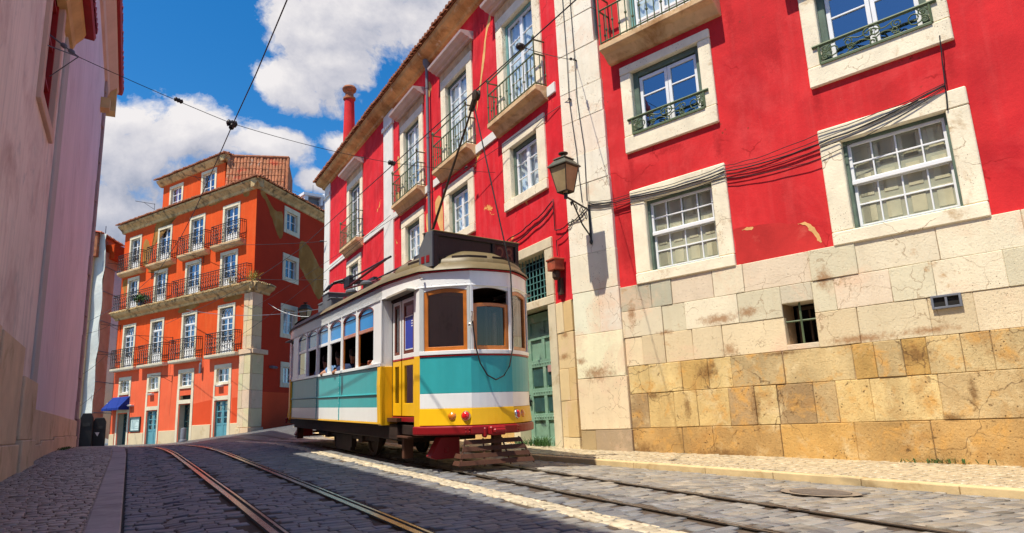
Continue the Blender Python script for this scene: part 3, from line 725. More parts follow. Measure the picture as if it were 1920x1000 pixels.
# cut the backing sheet away round the opening: five pieces
g.v = g.v[:-8]; g.f = g.f[:-6]; g.m = g.m[:-6]; g.c = g.c[:-6]
g.col = (.30, .20, .11)
for a, b, c, d in ((1.36, 4.485, -.5, 3.43), (4.99, E_, -.5, 3.43), (4.485, 4.99, -.5, 1.93), (4.485, 4.99, 2.93, 3.43)): g.box(FA, a, b, c, d, -.42, .014)
g.col = None
# stone beside the door, right of the door and below the red
for z0, z1, J in [(-.1, .95, [2.52, 4, 5.5, 7, 8.5, 10.7]), (.95, 1.7, [2.52, 3.2, 4.8, 6.2, 7.6, 9.1, 10.7]), (1.7, 2.6, [2.52, 4, 5.5, 7, 8.5, 10.7]), (2.6, 3.40, [2.52, 3.3, 4.8, 6.2, 7.6, 9.1, 10.7])]:
    blocks(g, FB, [(z0, z1, J)], -.4, .03, .003, pal3)
    blocks(g, FB, [(z0, z1, [q + 9.2 for q in J[:-1]] + [19.55])], -.4, .03, .003, pal3)
def pal4(a, z, b): return RND.choice([(.82, .62, .34), (.76, .54, .26), (.84, .68, .42)])
for z0, z1, J in [(.1, .62, [-.12, .47]), (.62, 1.35, [-.12, .25, .47]), (1.35, 2.0, [-.12, .12, .47]), (2.0, 2.75, [-.12, .47]), (2.75, 3.40, [-.12, .2, .47])]:
    blocks(g, FB, [(z0, z1, J)], -.4, .03, .003, pal4)
g.build('plinth', mt['stone_b'], rb, bevel=.007); gl.build('base_course', mt['stone_low'], rb, bevel=.008)
# barred cellar opening
o = MB(); o.box(FA, 4.4, 5.1, 1.9, 2.75, -.75, -.70); wi = o.build('cellar_opening', mt['room'], rb)
o = MB(); o.tube([FA.P(4.735, 2.0, -.05), FA.P(4.735, 2.66, -.05)], .018, 6); o.tube([FA.P(4.485, 2.37, -.06), FA.P(4.99, 2.37, -.06)], .016, 6); o.build('bar', mt['green_rail'], wi)
o = MB(); frame4(o, FA, 4.56, 4.94, 2.0, 2.62, .045, -.42, -.36); o.box(FA, 4.74, 4.77, 2.0, 2.6, -.42, -.38); o.build('frame', mt['rust_iron'], wi)
o = MB(); frame4(o, FA, 6.60, 6.97, 2.27, 2.46, .03, .03, .075); o.box(FA, 6.77, 6.80, 2.29, 2.44, .03, .07); vt = o.build('vent', mt['pipe'], rb, bevel=.004)
o = MB(); o.box(FA, 6.62, 6.95, 2.29, 2.44, .034, .042); o.build('grating', mt['room'], vt)
# cornice, roof, chimney
g = MB(); prof_c = [(0, 12.38), (.10, 12.40), (.14, 12.48), (.34, 12.54), (.42, 12.60), (.46, 12.70), (-.3, 12.72), (-.3, 12.38)]
g.sweep(FB, prof_c, -.25, 20.75); g.sweep(FA, prof_c, -.1, SA1); g.build('cornice', mt['cornice'], rb)
g = MB(); g.quad(FB.P(-.3, 12.72, .50), FB.P(20.8, 12.72, .50), FB.P(20.8, 14.6, -5), FB.P(-.3, 14.6, -5)); g.quad(FA.P(-.4, 12.72, .5), FA.P(SA1, 12.72, .5), FA.P(SA1, 14.6, -5), FA.P(-.4, 14.6, -5))
g.quad(FB.P(-.3, 14.6, -5), FB.P(20.8, 14.6, -5), FB.P(20.8, 12.5, -10), FB.P(-.3, 12.5, -10)); g.quad(FA.P(-.4, 14.6, -5), FA.P(SA1, 14.6, -5), FA.P(SA1, 12.5, -10), FA.P(-.4, 12.5, -10))
tiles(g, FB, -.2, 20.75, 12.71, .57, .55, 1.6, .085, .205); tiles(g, FA, -.1, SA1, 12.71, .57, .55, 1.6, .085, .205)
roof = g.build('roof', mt['tile'], rb)
g = MB(); cxx, cyy = 8.76, 32.0
g.lathe((cxx, cyy, 13.2), [(.34, 0), (.30, 1.7), (.245, 3.9)], 16); ch = g.build('chimney', mt['red'], rb, smooth=True)
g = MB(); g.lathe((cxx, cyy, 17.1), [(.25, 0), (.31, .03), (.31, .12), (.25, .14), (.21, .16), (.21, .4), (.33, .5), (.36, .62), (.30, .72), (.12, .76)], 16); g.build('chimney_pot', mt['tile'], ch, smooth=True)
g = MB(); g.box(FB, 17.0, 18.3, 12.9, 14.35, -1.6, -.9, 0); tiles(g, FB, 16.9, 18.4, 14.37, -.8, .25, .8, .085, .2)
g.build('roof_hatch', mt['cornice'], rb)
# repaired patches of plaster with a ragged bare edge
def blotch(F, pts, mat, p=.004):
    for _ in range(2):
        q = []
        for (a, b), (c, d) in zip(pts, pts[1:] + pts[:1]): q += [(a*.75 + c*.25 + RND.gauss(0, .012), b*.75 + d*.25 + RND.gauss(0, .012)), (a*.25 + c*.75, b*.25 + d*.75)]
        pts = q
    g = MB(); g.add([F.P(s, z, p) for s, z in pts], [tuple(range(len(pts)))]); return g.build('plaster_patch', mat, wallo)
mt['old_red'] = M('older_red_plaster', (.55, .036, .034), .9, .2, 1.6, .3, 20, .01, .15, dirt=[((.66, .12, .09), 2.4, .58, .8)])
mt['bare'] = M('bare_ochre_plaster', (.74, .42, .16), .9, .2, 3, .4, 20, .01, .15)
blotch(FA, [(3.80, 3.43), (3.80, 3.43), (4.6, 3.43), (5.30, 3.43), (5.30, 3.43), (5.22, 3.66), (5.05, 3.85), (4.7, 4.0), (4.2, 4.05), (3.95, 4.08), (3.80, 4.08), (3.80, 4.0)], mt['old_red'])
blotch(FA, [(4.86, 3.92), (5.0, 3.9), (5.1, 3.75), (5.18, 3.6), (5.26, 3.5), (5.2, 3.72), (5.08, 3.9)], mt['bare'], .006); blotch(FA, [(3.9, 4.03), (4.1, 4.06), (4.2, 4.03), (4.05, 3.99)], mt['bare'], .006)
for pts in ([(2.9, 11.6), (3.15, 11.3), (3.3, 10.7), (3.5, 10.2), (3.75, 9.7), (3.9, 9.3), (3.95, 9.4), (3.65, 10.1), (3.4, 10.9), (3.15, 11.5), (2.85, 11.95)], [(7.3, 7.4), (7.75, 7.5), (7.7, 7.0), (7.5, 6.5), (7.25, 6.4)], [(6.4, 7.7), (6.9, 7.8), (7.0, 7.3), (6.6, 6.6), (6.35, 6.3)], [(9.98, 10.2), (10.3, 10.4), (10.25, 10.0), (10.05, 9.4)], [(7.0, 11.6), (7.3, 11.9), (7.4, 11.5), (7.25, 11.2)], [(10.0, 8.9), (10.5, 9.1), (10.4, 8.6), (10.05, 8.5)]): blotch(FB, pts, mt['bare'])
# downpipe
g = MB(); g.tube([FB.P(7.15, 12.3, .12), FB.P(7.15, .5, .12)], .05, 10)
for z in (11.5, 9.8, 8.0, 6.5, 5.2): g.lathe(Vector(FB.P(7.15, z, .12)), [(.06, 0), (.06, .05)], 10)
g.lathe(Vector(FB.P(7.15, 12.2, .12)), [(.05, 0), (.12, .15), (.12, .3)], 10)
g.build('downpipe', mt['pipe'], rb, smooth=True)

# ---- sash windows with many panes (lower, right hand)
for h, i in zip(wA, inA):
    g = MB(); s0, s1, z0, z1 = i; a, b = s0 + .05, s1 - .05; zm = z0 + (z1 - z0) * .52
    frame4(g, FA, a, b, zm, z1 - .05, .045, -.13, -.085); frame4(g, FA, a, b, z0 + .03, zm, .045, -.165, -.13)
    g.box(FA, a, b, zm - .03, zm + .03, -.12, -.07)
    for zz0, zz1, p in ((zm + .03, z1 - .095, -.125), (z0 + .075, zm - .03, -.16)):
        for k in (1, 2, 3): q = a + (b - a) * k / 4; g.box(FA, q - .011, q + .011, zz0, zz1, p, p + .032)
        q = (zz0 + zz1) / 2; g.box(FA, a + .045, b - .045, q - .013, q + .013, p + .002, p + .029)
    wd = g.build('window', mt['white'], rb, bevel=.004)
    surround(FA, rb, h, i, mt['stone'], sub=wd)
    g = MB(); g.box(FA, s0, s0 + .05, z0, z1, -.17, -.05); g.box(FA, s1 - .05, s1, z0, z1, -.17, -.05); g.box(FA, s0 + .05, s1 - .05, z1 - .05, z1, -.17, -.06); g.box(FA, s0 + .05, s1 - .05, z0, z0 + .03, -.17, -.04)
    g.build('outer_frame', mt['green'], wd, bevel=.006)
    pane(FA, wd, a + .02, b - .02, z0 + .05, z1 - .06, -.147, mt['pane'])
    shutters(FA, wd, a, b, z0 + .02, z0 + (z1 - z0) * .97, -.185, mt['curtain'])
# ---- upper casements with a low scroll guard
for h, i in zip(uA, inU):
    g = MB(); s0, s1, z0, z1 = i
    casement(g, FA, s0 + .11, s1 - .11, z0 + .02, z1 - .13, (.30, .63), -.15, -.10, .07, .03)
    wd = g.build('window', mt['white'], rb, bevel=.005)
    surround(FA, rb, h, i, mt['stone'], sub=wd)
    g = MB(); frame4(g, FA, s0, s1, z0, z1, .11, -.2, -.06, bottom=False); g.build('outer_frame', mt['green'], wd, bevel=.008)
    pane(FA, wd, s0 + .12, s1 - .12, z0 + .03, z1 - .13, -.13, mt['pane_sky'])
    g = MB(); scrollrail(g, FA, s0 - .03, s1 + .03, z0 + .02, z0 + .33, .06); g.box(FA, s0 - .03, s1 + .03, z0 - .012, z0 + .012, -.06, .085); g.build('railing', mt['green_rail'], wd, smooth=True)
# ---- balcony doors
def balcony_door(F, so, si, frame_mat, rows, lower, pm, cur, ped=None, rail=True, slab=None, srnd=True):
    g = MB(); s0, s1, z0, z1 = si
    casement(g, F, s0 + .09, s1 - .09, z0, z1 - .07, rows, -.15, -.10, .06, .028, lower=lower)
    wd = g.build('balcony_door', mt['white'], rb, bevel=.005)
    surround(F, rb, (so[0], so[1], z0, so[3]), si, mt['stone'], sub=wd)
    g = MB(); frame4(g, F, s0, s1, z0, z1, .085, -.2, -.07, bottom=False); g.build('outer_frame', frame_mat, wd, bevel=.008)
    pane(F, wd, s0 + .1, s1 - .1, z0 + .05, z1 - .1, -.128, pm)
    if cur: curtain(F, wd, s0 + .1, s1 - .1, z0 + .05, z1 - .1, -.20, cur, 6)
    if ped:
        a, b, zb = ped; g = MB()
        g.sweep(F, [(-.02, zb - .02), (.12, zb - .01), (.15, zb + .03), (.24, zb + .05), (.30, zb + .10), (.39, zb + .13), (.41, zb + .20), (-.02, zb + .24)], a, b)
        g.build('pediment', mt['pediment'], wd)
        g = MB(); g.box(F, a + .10, b - .10, so[3] + .005, zb - .025, -.02, .035); g.build('frieze', mt['slab'], wd)  # brown stone here paints in the shade below the pediment
    if slab:
        a, b, zt, p = slab; g = MB()
        g.sweep(F, [(-.02, zt - .34), (.08, zt - .32), (p - .14, zt - .17), (p - .06, zt - .14), (p, zt - .12), (p, zt), (-.02, zt)], a, b)
        bl = g.build('balcony', mt['slab'], rb, bevel=.01)
        g = MB(); ironrail_b(g, F, a + .04, b - .04, zt, p - .035); g.build('railing', mt['green_rail'], bl, smooth=True)
mt['pediment'] = M('painted_pediment', (.66, .52, .47), .75, .12, 3, .2, 30, .006, .2, dirt=[((.40, .22, .12), 1.8, .6, .75)])
for k, ((a, b), i) in enumerate(zip(dB, inD)):
    c = (a + b) / 2
    balcony_door(FB, (a, b, 8.4, 11.28), i, mt['teal_frame'] if k == 0 else mt['green'], (.22, .48, .74), .42, mt['pane'] if k < 3 else mt['pane_sky'], mt['curtain_w'] if k < 3 else None,
                 (c - 1.22, c + 1.22, 11.58), True, (c - 1.2, c + 1.2, 8.40, .33))
for h, i in zip(bA, inbA):
    c = (h[0] + h[1]) / 2
    balcony_door(FA, h, i, mt['teal_frame'], (.22, .48, .74), .42, mt['pane'], mt['curtain_w'], (c - 1.1, c + 1.1, 11.6), True, (c - 1.25, c + 1.25, 8.42, .38))
# ---- casements of the middle floor, street side
for k, (h, i) in enumerate(zip(wB, inW)):
    g = MB(); s0, s1, z0, z1 = i
    casement(g, FB, s0 + .10, s1 - .10, z0 + .02, z1 - .12, (.33, .67), -.15, -.10, .06, .028)
    wd = g.build('window', mt['white'], rb, bevel=.005)
    surround(FB, rb, h, i, mt['stone'], sub=wd)
    g = MB(); frame4(g, FB, s0, s1, z0, z1, .10, -.2, -.07, bottom=False); g.build('outer_frame', mt['green'], wd, bevel=.008)
    pane(FB, wd, s0 + .11, s1 - .11, z0 + .03, z1 - .12, -.13, mt['pane'])
    curtain(FB, wd, s0 + .11, s1 - .11, z0 + .03, z1 - .12, -.205, mt['curtain_w'], 4)
# ---- ground floor door and its grille
g = MB(); s0, s1 = .78, 2.20; zb, zt = .42, 3.38
g.box(FB, s0, s1, zb, zt, -.32, -.27)
for a, b in ((s0, s0 + .17), (s1 - .17, s1), ((s0+s1)/2 - .06, (s0+s1)/2 + .06)): g.box(FB, a, b, zb, zt, -.27, -.235)
for a, b in ((zb, zb + .18), (.98, 1.12), (1.52, 1.68), (2.16, 2.32), (2.78, 2.9), (zt - .2, zt)): g.box(FB, s0 + .17, s1 - .17, a, b, -.27, -.232)
for zc in (.5, 1.05, 1.60, 2.24):
    for k in range(10):
        s = s0 + .2 + k * .11; x, y, z = FB.P(s, zc, -.23); g.lathe((x, y, z), [(.024, 0), (.018, .012), (.004, .022)], 6, axis=(-1, 0, 0))
dr = g.build('door', mt['door_green'], rb, bevel=.006)
g = MB()
for a, b in ((1.12, 1.52), (1.68, 2.16)):
    for c, d in ((s0 + .20, (s0+s1)/2 - .09), ((s0+s1)/2 + .09, s1 - .20)): g = MB(); g.box(FB, c, d, a + .05, b - .05, -.268, -.25); g.build('door_panel', mt['door_dark'], dr)
g = MB(); g.box(FB, .99, 1.32, 2.02, 2.17, -.232, -.22); g.build('letter_plate', M('pink_plate', (.42, .24, .22), .6, .2, 6), dr)
g = MB(); x, y, z = FB.P(s1 - .1, 1.42, -.23); g.lathe((x, y, z), [(.03, 0), (.03, .02), (.015, .03), (.035, .06), (.03, .09)], 8, axis=(-1, 0, 0)); g.tube([FB.P(s1 - .1, 1.3, -.2), FB.P(s1 - .1, 1.5, -.17), FB.P(s1 - .08, 1.55, -.2)], .018, 6); g.build('knocker', mt['iron'], dr)
g = MB(); g.box(FB, .48, .76, .30, 3.42, -.34, .05); g.box(FB, 2.22, 2.50, .30, 3.42, -.34, .05); g.box(FB, .48, 2.50, 3.425, 3.61, -.34, .055); g.box(FB, .48, .78, 3.615, 4.66, -.34, .05); g.box(FB, 2.21, 2.5, 3.615, 4.66, -.34, .05); g.box(FB, .48, 2.50, 4.665, 4.90, -.34, .055)
g.box(FB, .40, 2.6, .0, .40, -.34, .08)
g.build('door_surround', M('door_limestone', (.66, .57, .40), .85, .14, 2.2, .5, 26, .012, .2, dirt=[((.40, .25, .09), 1.7, .58, .76)], pits=.7), rb, bevel=.014)
g = MB()
for k in range(10): s = .80 + k * 1.38 / 9; g.tube([FB.P(s, 3.61, -.12), FB.P(s, 4.66, -.12)], .013, 5)
for k in range(1, 7): z = 3.61 + k * 1.05 / 7; g.tube([FB.P(.78, z, -.115), FB.P(2.2, z, -.115)], .012, 5)
gr = g.build('grille', M('verdigris_bars', (.10, .25, .24), .5, .2, 6), rb)
# ------------------------------------------------------------------ the orange building
K = 1.4
Lp = Vector((-.72, 37.3)) * K; Cp = Vector((3.982, 28.271)) * K
dF = (Cp - Lp).normalized(); FLEN = (Cp - Lp).length / K
FF = Frame(Lp, dF, (-.887, -.462), K, 1.05)
FS = Frame(Cp, (.669, .743), (.743, -.669), K, 1.05)
og = thing('orange_building', 'tall orange corner house with wrought iron balconies and a blue awning', 'building', (3, 50, .5))
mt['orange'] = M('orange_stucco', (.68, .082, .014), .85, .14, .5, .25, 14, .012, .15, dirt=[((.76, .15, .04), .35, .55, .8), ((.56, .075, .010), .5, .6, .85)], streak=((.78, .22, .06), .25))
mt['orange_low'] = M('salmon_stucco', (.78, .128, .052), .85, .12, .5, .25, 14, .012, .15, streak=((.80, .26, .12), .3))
mt['orange_side'] = M('shaded_orange_stucco', (.46, .034, .010), .85, .14, .5, .25, 14, .012, .15)  # darker copy of the front stucco, the side wall's shade put into its colour
mt['orange_red'] = M('red_repaint', (.66, .075, .022), .85, .12, .5, .25, 14, .012, .15)
mt['plaster'] = M('bare_plaster', (.36, .165, .040), .9, .25, 1.2, .3, 14, .012, .15, dirt=[((.40, .27, .11), 1.2, .5, .75)])
mt['cream'] = M('cream_base', (.64, .52, .33), .85, .12, .8, .3, 14, .012, .2, dirt=[((.46, .33, .15), 1.0, .58, .75)])
mt['lime2'] = M('limestone_frames', (.70, .62, .45), .85, .14, 1.5, .3, 16, .012, .2, dirt=[((.34, .22, .11), 1.2, .62, .78)])
mt['cornice2'] = M('grimy_cornice', (.60, .43, .21), .85, .28, 1.6, .5, 12, .02, .2, dirt=[((.14, .10, .06), 2.2, .50, .66), ((.66, .57, .38), 1.1, .6, .75)])
mt['teal_door'] = M('blue_green_door', (.11, .31, .36), .5, .15, 3, .15, 40, .004, .4)
mt['dark_door'] = M('dark_green_door', (.03, .075, .075), .4, .2, 3, .15, 40, .004, .4)
d1 = [(.51, 1.63), (2.85, 3.96), (5.33, 6.46), (7.92, 9.08)]
d2 = [(.60, 1.62), (2.89, 3.98), (5.38, 6.55), (7.92, 9.10)]
d3 = [(.52, 1.58), (2.98, 4.14), (5.51, 6.68), (7.95, 9.13)]
mz = [(.5, 1.55), (2.89, 3.95), (5.32, 6.46), (7.88, 9.0)]
H1 = [(a, b, 4.05, 6.08) for a, b in d1]; H2 = [(a, b, 6.72, 8.3) for a, b in d2]; H3 = [(a, b, 8.62, 10.32) for a, b in d3]
HM = [(a, b, 2.86, 3.66) for a, b in mz]; GD = [(.60, 1.44, .45, 2.06), (3.0, 3.88, .45, 2.08), (5.46, 6.32, .45, 2.24), (7.96, 8.86, .55, 2.26)]
XH = [(5.46, 6.32, 2.33, 2.62)]
shr = lambda h, d=.04: (h[0] + d, h[1] - d, h[2] + (d if h[2] > 1 else -1), h[3] - d)
g = MB()
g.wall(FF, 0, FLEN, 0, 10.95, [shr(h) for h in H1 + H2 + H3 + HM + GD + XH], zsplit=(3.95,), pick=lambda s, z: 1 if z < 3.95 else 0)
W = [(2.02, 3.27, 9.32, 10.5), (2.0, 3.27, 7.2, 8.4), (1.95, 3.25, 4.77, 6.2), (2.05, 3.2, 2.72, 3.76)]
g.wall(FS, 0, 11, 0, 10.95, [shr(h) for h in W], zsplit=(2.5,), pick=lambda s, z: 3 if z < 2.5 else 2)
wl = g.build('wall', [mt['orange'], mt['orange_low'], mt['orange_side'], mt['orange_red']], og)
g = MB(); g.box(FF, .05, FLEN - .9, .0, 10.9, -1.0, -.9); g.box(FS, .9, 10.9, 0, 10.9, -1.0, -.9)
for z in (3.8, 6.5, 8.5): g.box(FF, .05, FLEN - .6, z - .1, z, -.9, -.2); g.box(FS, .6, 10.9, z - .1, z, -.9, -.2)
g.build('inner_partition', mt['room'], og)
g = MB(); g.box(FF, -.02, .02, 0, 10.95, -9, -.01); g.box(FS, 10.95, 11, 0, 10.95, -6, 0); g.build('gable_wall', mt['orange'], og)
g = MB()
xs = [0, .42, 1.62, 2.80, 4.05, 5.28, 6.50, 7.74, 9.02, 9.7]
for a, b, zt in ((-.02, .40, 1.14), (1.66, 2.84, 1.14), (4.06, 5.30, 1.18), (6.50, 7.76, 1.34), (9.04, 9.72, 1.34)):
    g = MB(); g.box(FF, a, b, 0, zt, -.05, .035); g.build('base_course', mt['cream'], og, bevel=.012)
# patches where plaster has fallen
def patch(F, pts, p=.003, mat=None, par=None): 
    for _ in range(0 if mat else 2):
        q = []
        for (a, b), (c, d) in zip(pts, pts[1:] + pts[:1]): q += [(a*.75 + c*.25 + RND.gauss(0, .02), b*.75 + d*.25 + RND.gauss(0, .02)), (a*.25 + c*.75, b*.25 + d*.75)]
        pts = q
    g = MB(); g.add([F.P(s, z, p) for s, z in pts], [tuple(range(len(pts)))]); return g.build('plaster_patch', mat or mt['plaster'], par or wl)
def SP(pp): return pp
patch(FS, [(3.30, 9.25), (3.6, 9.3), (4.1, 9.2), (4.5, 8.95), (4.75, 8.75), (5.0, 8.5), (5.4, 8.35), (6.6, 8.2), (6.6, 6.9), (5.5, 7.15), (5.15, 6.75), (4.8, 7.0), (4.3, 7.45), (3.9, 7.6), (3.7, 7.85), (3.3, 8.05)])
patch(FS, [(.18, 10.6), (.5, 10.72), (.62, 10.55), (1.1, 10.2), (1.55, 10.05), (2.0, 10.25), (2.0, 9.2), (1.8, 8.9), (1.55, 9.1), (1.2, 9.55), (.7, 10.25), (.35, 10.4)])
patch(FF, [(9.2, 10.75), (9.5, 10.85), (9.55, 10.7), (9.75, 10.68), (9.7, 10.5), (9.45, 10.42), (9.25, 10.52)])
patch(FF, [(6.9, 10.5), (7.6, 10.55), (7.9, 10.62), (8.6, 10.66), (8.75, 10.8), (6.8, 10.72)])
patch(FF, [(1.7, 10.05), (2.2, 9.9), (2.4, 9.4), (2.9, 9.75), (2.94, 10.4), (4.3, 10.55), (4.6, 10.75), (2.6, 10.7), (2.75, 10.1), (2.5, 9.5), (2.3, 8.7), (1.72, 8.65)])
patch(FF, [(2.5, 8.2), (4.2, 8.3), (4.2, 8.5), (2.2, 8.55)])
patch(FF, [(.05, 8.3), (.55, 8.35), (.45, 7.6), (.35, 7.4), (.22, 7.8)])
patch(FF, [(4.95, 6.1), (6.5, 6.2), (6.6, 6.4), (4.9, 6.38)]); patch(FF, [(8.3, 6.15), (9.5, 6.2), (9.4, 6.42), (8.2, 6.4)])
patch(FF, [(9.1, 2.3), (9.7, 2.32), (9.7, 1.36), (9.1, 1.36)], .004, mt['orange_red']); patch(FF, [(6.5, 2.2), (7.72, 2.3), (7.72, 1.36), (6.5, 1.36)], .004, mt['orange_red'])
# cornices
g = MB()
pr = [(0, 6.36), (.06, 6.38), (.08, 6.46), (.22, 6.54), (.28, 6.60), (.30, 6.68), (0, 6.72)]
g.sweep(FF, pr, -.25, FLEN + .28); g.sweep(FS, pr, -.28, 1.05); g.build('cornice', mt['cornice2'], og)
g = MB(); tiles(g, FF, -.2, FLEN + .2, 6.66, .36, .06, .30, .055, .13); tiles(g, FS, -.2, 1.05, 6.66, .36, .06, .30, .055, .13); g.build('cornice_tiles', mt['cornice2'], og)
g = MB(); pr = [(0, 10.62), (.05, 10.64), (.09, 10.74), (.20, 10.84), (.28, 10.90), (.30, 10.97), (-.1, 10.99), (-.1, 10.62)]
g.sweep(FF, pr, -.2, FLEN + .3); g.sweep(FS, pr, -.3, 11); g.build('cornice', mt['cornice2'], og)
g = MB(); EX = 5.0
HC = .694
tiles(g, FF, -.2, FLEN + .5, 10.98, .38, .5, 1.3, .06, .145, clip=lambda s: (FLEN + .54 - s) * HC); tiles(g, FS, -.5, 11, 10.98, .38, .5, 1.3, .06, .145, clip=lambda s: (s + .54) * HC)
g.quad(FF.P(-.2, 10.98, .36), FF.P(FLEN + .5, 10.98, .36), FF.P(FLEN - 2.0, 11.6, -1.3), FF.P(-.2, 11.6, -1.3)); g.quad(FS.P(-.5, 10.98, .36), FS.P(11, 10.98, .36), FS.P(11, 11.6, -1.3), FS.P(2.0, 11.6, -1.3))
roof = g.build('roof', mt['tile'], og)
# attic storey with its eaves, and the steep tile slope beside it
g = MB(); A0_, A1_, PA = 2.32, 7.25, -.45
AH = [(2.92, 4.05, 11.2, 12.45), (5.48, 6.64, 11.28, 12.55)]
g.wall(FF, A0_, A1_, 10.7, 12.75, [shr(h) for h in AH], p=PA)
sw = (1.0, 1.75, 11.35, 12.25)
FSa = Frame(FF.P(A1_, 0, PA)[:2], (.669, .743), (.743, -.669), K, 1.05)
g.wall(FSa, 0, 3.0, 10.7, 12.75, [shr(sw)], mi=2); g.box(FF, A0_ + .02, A1_ - .7, 10.7, 12.74, PA - 1.3, PA - .6, 0)
at = g.build('attic_wall', [mt['orange'], mt['orange_low'], mt['orange_side'], mt['orange_red']], og)
g = MB(); pr = [(PA, 12.62), (PA + .06, 12.64), (PA + .20, 12.78), (PA + .26, 12.88), (PA - .1, 12.9), (PA - .1, 12.62)]
g.sweep(FF, pr, A0_ - .25, A1_ + .26); pr = [(q - PA, z) for q, z in pr]; g.sweep(FSa, pr, -.26, 1.15); g.build('attic_cornice', mt['cornice2'], og)
g = MB(); tiles(g, FF, A0_ - .28, A1_ + .44, 12.9, PA + .33, .42, 1.2, .06, .145, clip=lambda s: min(A1_ + .48 - s, s - A0_ + .5) * HC); tiles(g, FSa, -.4, 1.0, 12.9, .33, .42, 1.2, .06, .145, clip=lambda s: (s + .48) * HC)
g.quad(FF.P(A0_ - .2, 12.9, PA + .3), FF.P(A1_ + .36, 12.9, PA + .3), FF.P(A1_ - 1.6, 13.3, PA - 1.2), FF.P(A0_ + 1.4, 13.3, PA - 1.2)); g.build('attic_roof', mt['tile'], og)
mt['tile_red'] = M('mixed_roof_tiles', (.42, .17, .085), .85, .45, 3.0, .4, 20, .02, .2, dirt=[((.50, .08, .04), 1.5, .55, .66), ((.56, .44, .34), 2.6, .60, .72), ((.10, .07, .05), 3, .68, .8)])
FT = Frame((4.33, 43.32), (3.39, -1.08), (-.30, -.954))
g = MB(); tiles(g, FT, .1, 3.5, 15.0, .62, 2.55, .60, .085, .19, .02); g.prism(Frame((FT.o.x, FT.o.y), (FT.n.x, FT.n.y), (FT.d.x, FT.d.y)), [(.60, 14.7), (.02, 17.55), (-2.5, 17.0), (-2.5, 14.7)], 0, 3.56)
g.build('steep_roof', mt['tile_red'], og)
g = MB(); g.tube([FT.P(-.1, 17.62, .0), FT.P(3.6, 17.60, .0)], .11, 8); g.tube([FT.P(3.58, 17.6, .0), FT.P(3.6, 14.9, .62)], .09, 8)
g.build('ridge_tiles', mt['tile'], og, smooth=True)
g = MB(); g.box(FSa, .92, 1.82, 12.3, 12.42, -.05, .30); tiles(g, FSa, .75, 1.95, 12.42, .32, .14, .34, .05, .12); g.build('dormer_hood', mt['tile'], og)

def owin(F, h, p, kind, par=og, fr=None, sur=.13, zb=None, pm=None, rows=(.34, .67), lower=None, cur=None, srm=None, base=0.0, split=None):
    s0, s1, z0, z1 = h; fr = fr or mt['white']
    g = MB(); i0, i1, j0, j1 = s0 + sur, s1 - sur, z0 + base, z1 - sur
    top = j1
    if split: top = split; g.box(F, i0, i1, split, split + .06, p - .12, p - .06)
    casement(g, F, i0, i1, j0, top, rows, p - .12, p - .075, .036, .022, lower=lower)
    if split and kind == 'fan':
        for k in range(4):
            c = i0 + (i1 - i0) * (k + .5) / 4; rr = (i1 - i0) / 4
            g.tube([F.P(c + rr * math.cos(t), split + .06 + (j1 - split - .12) * math.sin(t), p - .09) for t in [math.pi * q / 10 for q in range(11)]], .014, 4)
    wd = g.build('window', fr, par)
    g = MB(); e = .004
    g.box(F, s0, s1, z1 - sur, z1, p - .2, p + .035); g.box(F, s0, s0 + sur, z0, z1 - sur - e, p - .2, p + .03); g.box(F, s1 - sur, s1, z0, z1 - sur - e, p - .2, p + .03)
    if base: g.box(F, s0 + sur + e, s1 - sur - e, z0, z0 + base, p - .2, p + .04)
    g.build('surround', srm or mt['lime2'], wd)
    pane(F, wd, i0 + .01, i1 - .01, j0 + .01, j1, p - .10, pm or mt['pane_sky'])
    if cur: curtain(F, wd, i0, i1, j0, top, p - .22, cur, 4, .02)
    return wd
def orail(F, par, s0, s1, zf, h, p1, p0=.0, dens=.085, mat=None):
    g = MB(); t = .010
    def bar(a, b, r=t): g.tube([F.P(*a), F.P(*b)], r * K * 1.35, 4)
    for hh, r in ((h, .013), (h - .09, .008), (.06, .010)):
        bar((s0, zf + hh, p1), (s1, zf + hh, p1), r)
        for s in (s0, s1): bar((s, zf + hh, p0), (s, zf + hh, p1), r)
    n = max(2, round((s1 - s0) / dens)); P = [(s0 + (s1 - s0) * i / n, p1) for i in range(n + 1)]
    m = max(2, round((p1 - p0) / dens)); Q = [(s, p0 + (p1 - p0) * i / m) for s in (s0, s1) for i in range(m)]
    for s, p in P[::2] + Q: bar((s, zf, p), (s, zf + h, p), .0075)
    for k in range(1, n, 2):
        s = P[k][0]; w_ = (s1 - s0) / n * .85
        for c, r, a in ((.28, .085, 0), (.52, .065, 2.5), (.70, .06, 4)):
            g.tube([F.P(s + min(w_, r * h) * math.cos(q + a), zf + h * c + r * h * 1.3 * math.sin(q + a), p1) for q in [2*math.pi*.8*j/7 for j in range(8)]], .013, 4)
    return g.build('railing', mat or mt['iron'], par)
mt['awl'] = M('white_louvre', (.74, .74, .72), .6, .08, 4, .1, 40)
for k, h in enumerate(H1):
    owin(FF, h, 0, 'fan', lower=.5, rows=(.25, .5, .75), split=h[3] - .55 if k < 3 else h[3] - .56, pm=mt['pane_sky'], cur=mt['curtain_w'] if k == 2 else None)
    c = (h[0] + h[1]) / 2; g = MB(); g.sweep(FF, [(-.01, 3.93), (.24, 3.93), (.27, 3.98), (.28, 4.06), (-.01, 4.06)], c - 1.03, c + 1.03)
    b = g.build('balcony', mt['lime2'], og, bevel=.012); orail(FF, b, c - 1.0, c + 1.0, 4.06, .86, .26)
for k, h in enumerate(H2): owin(FF, h, 0, 'plain', lower=.45, rows=(.33, .66), cur=mt['curtain_w'] if k == 2 else None)
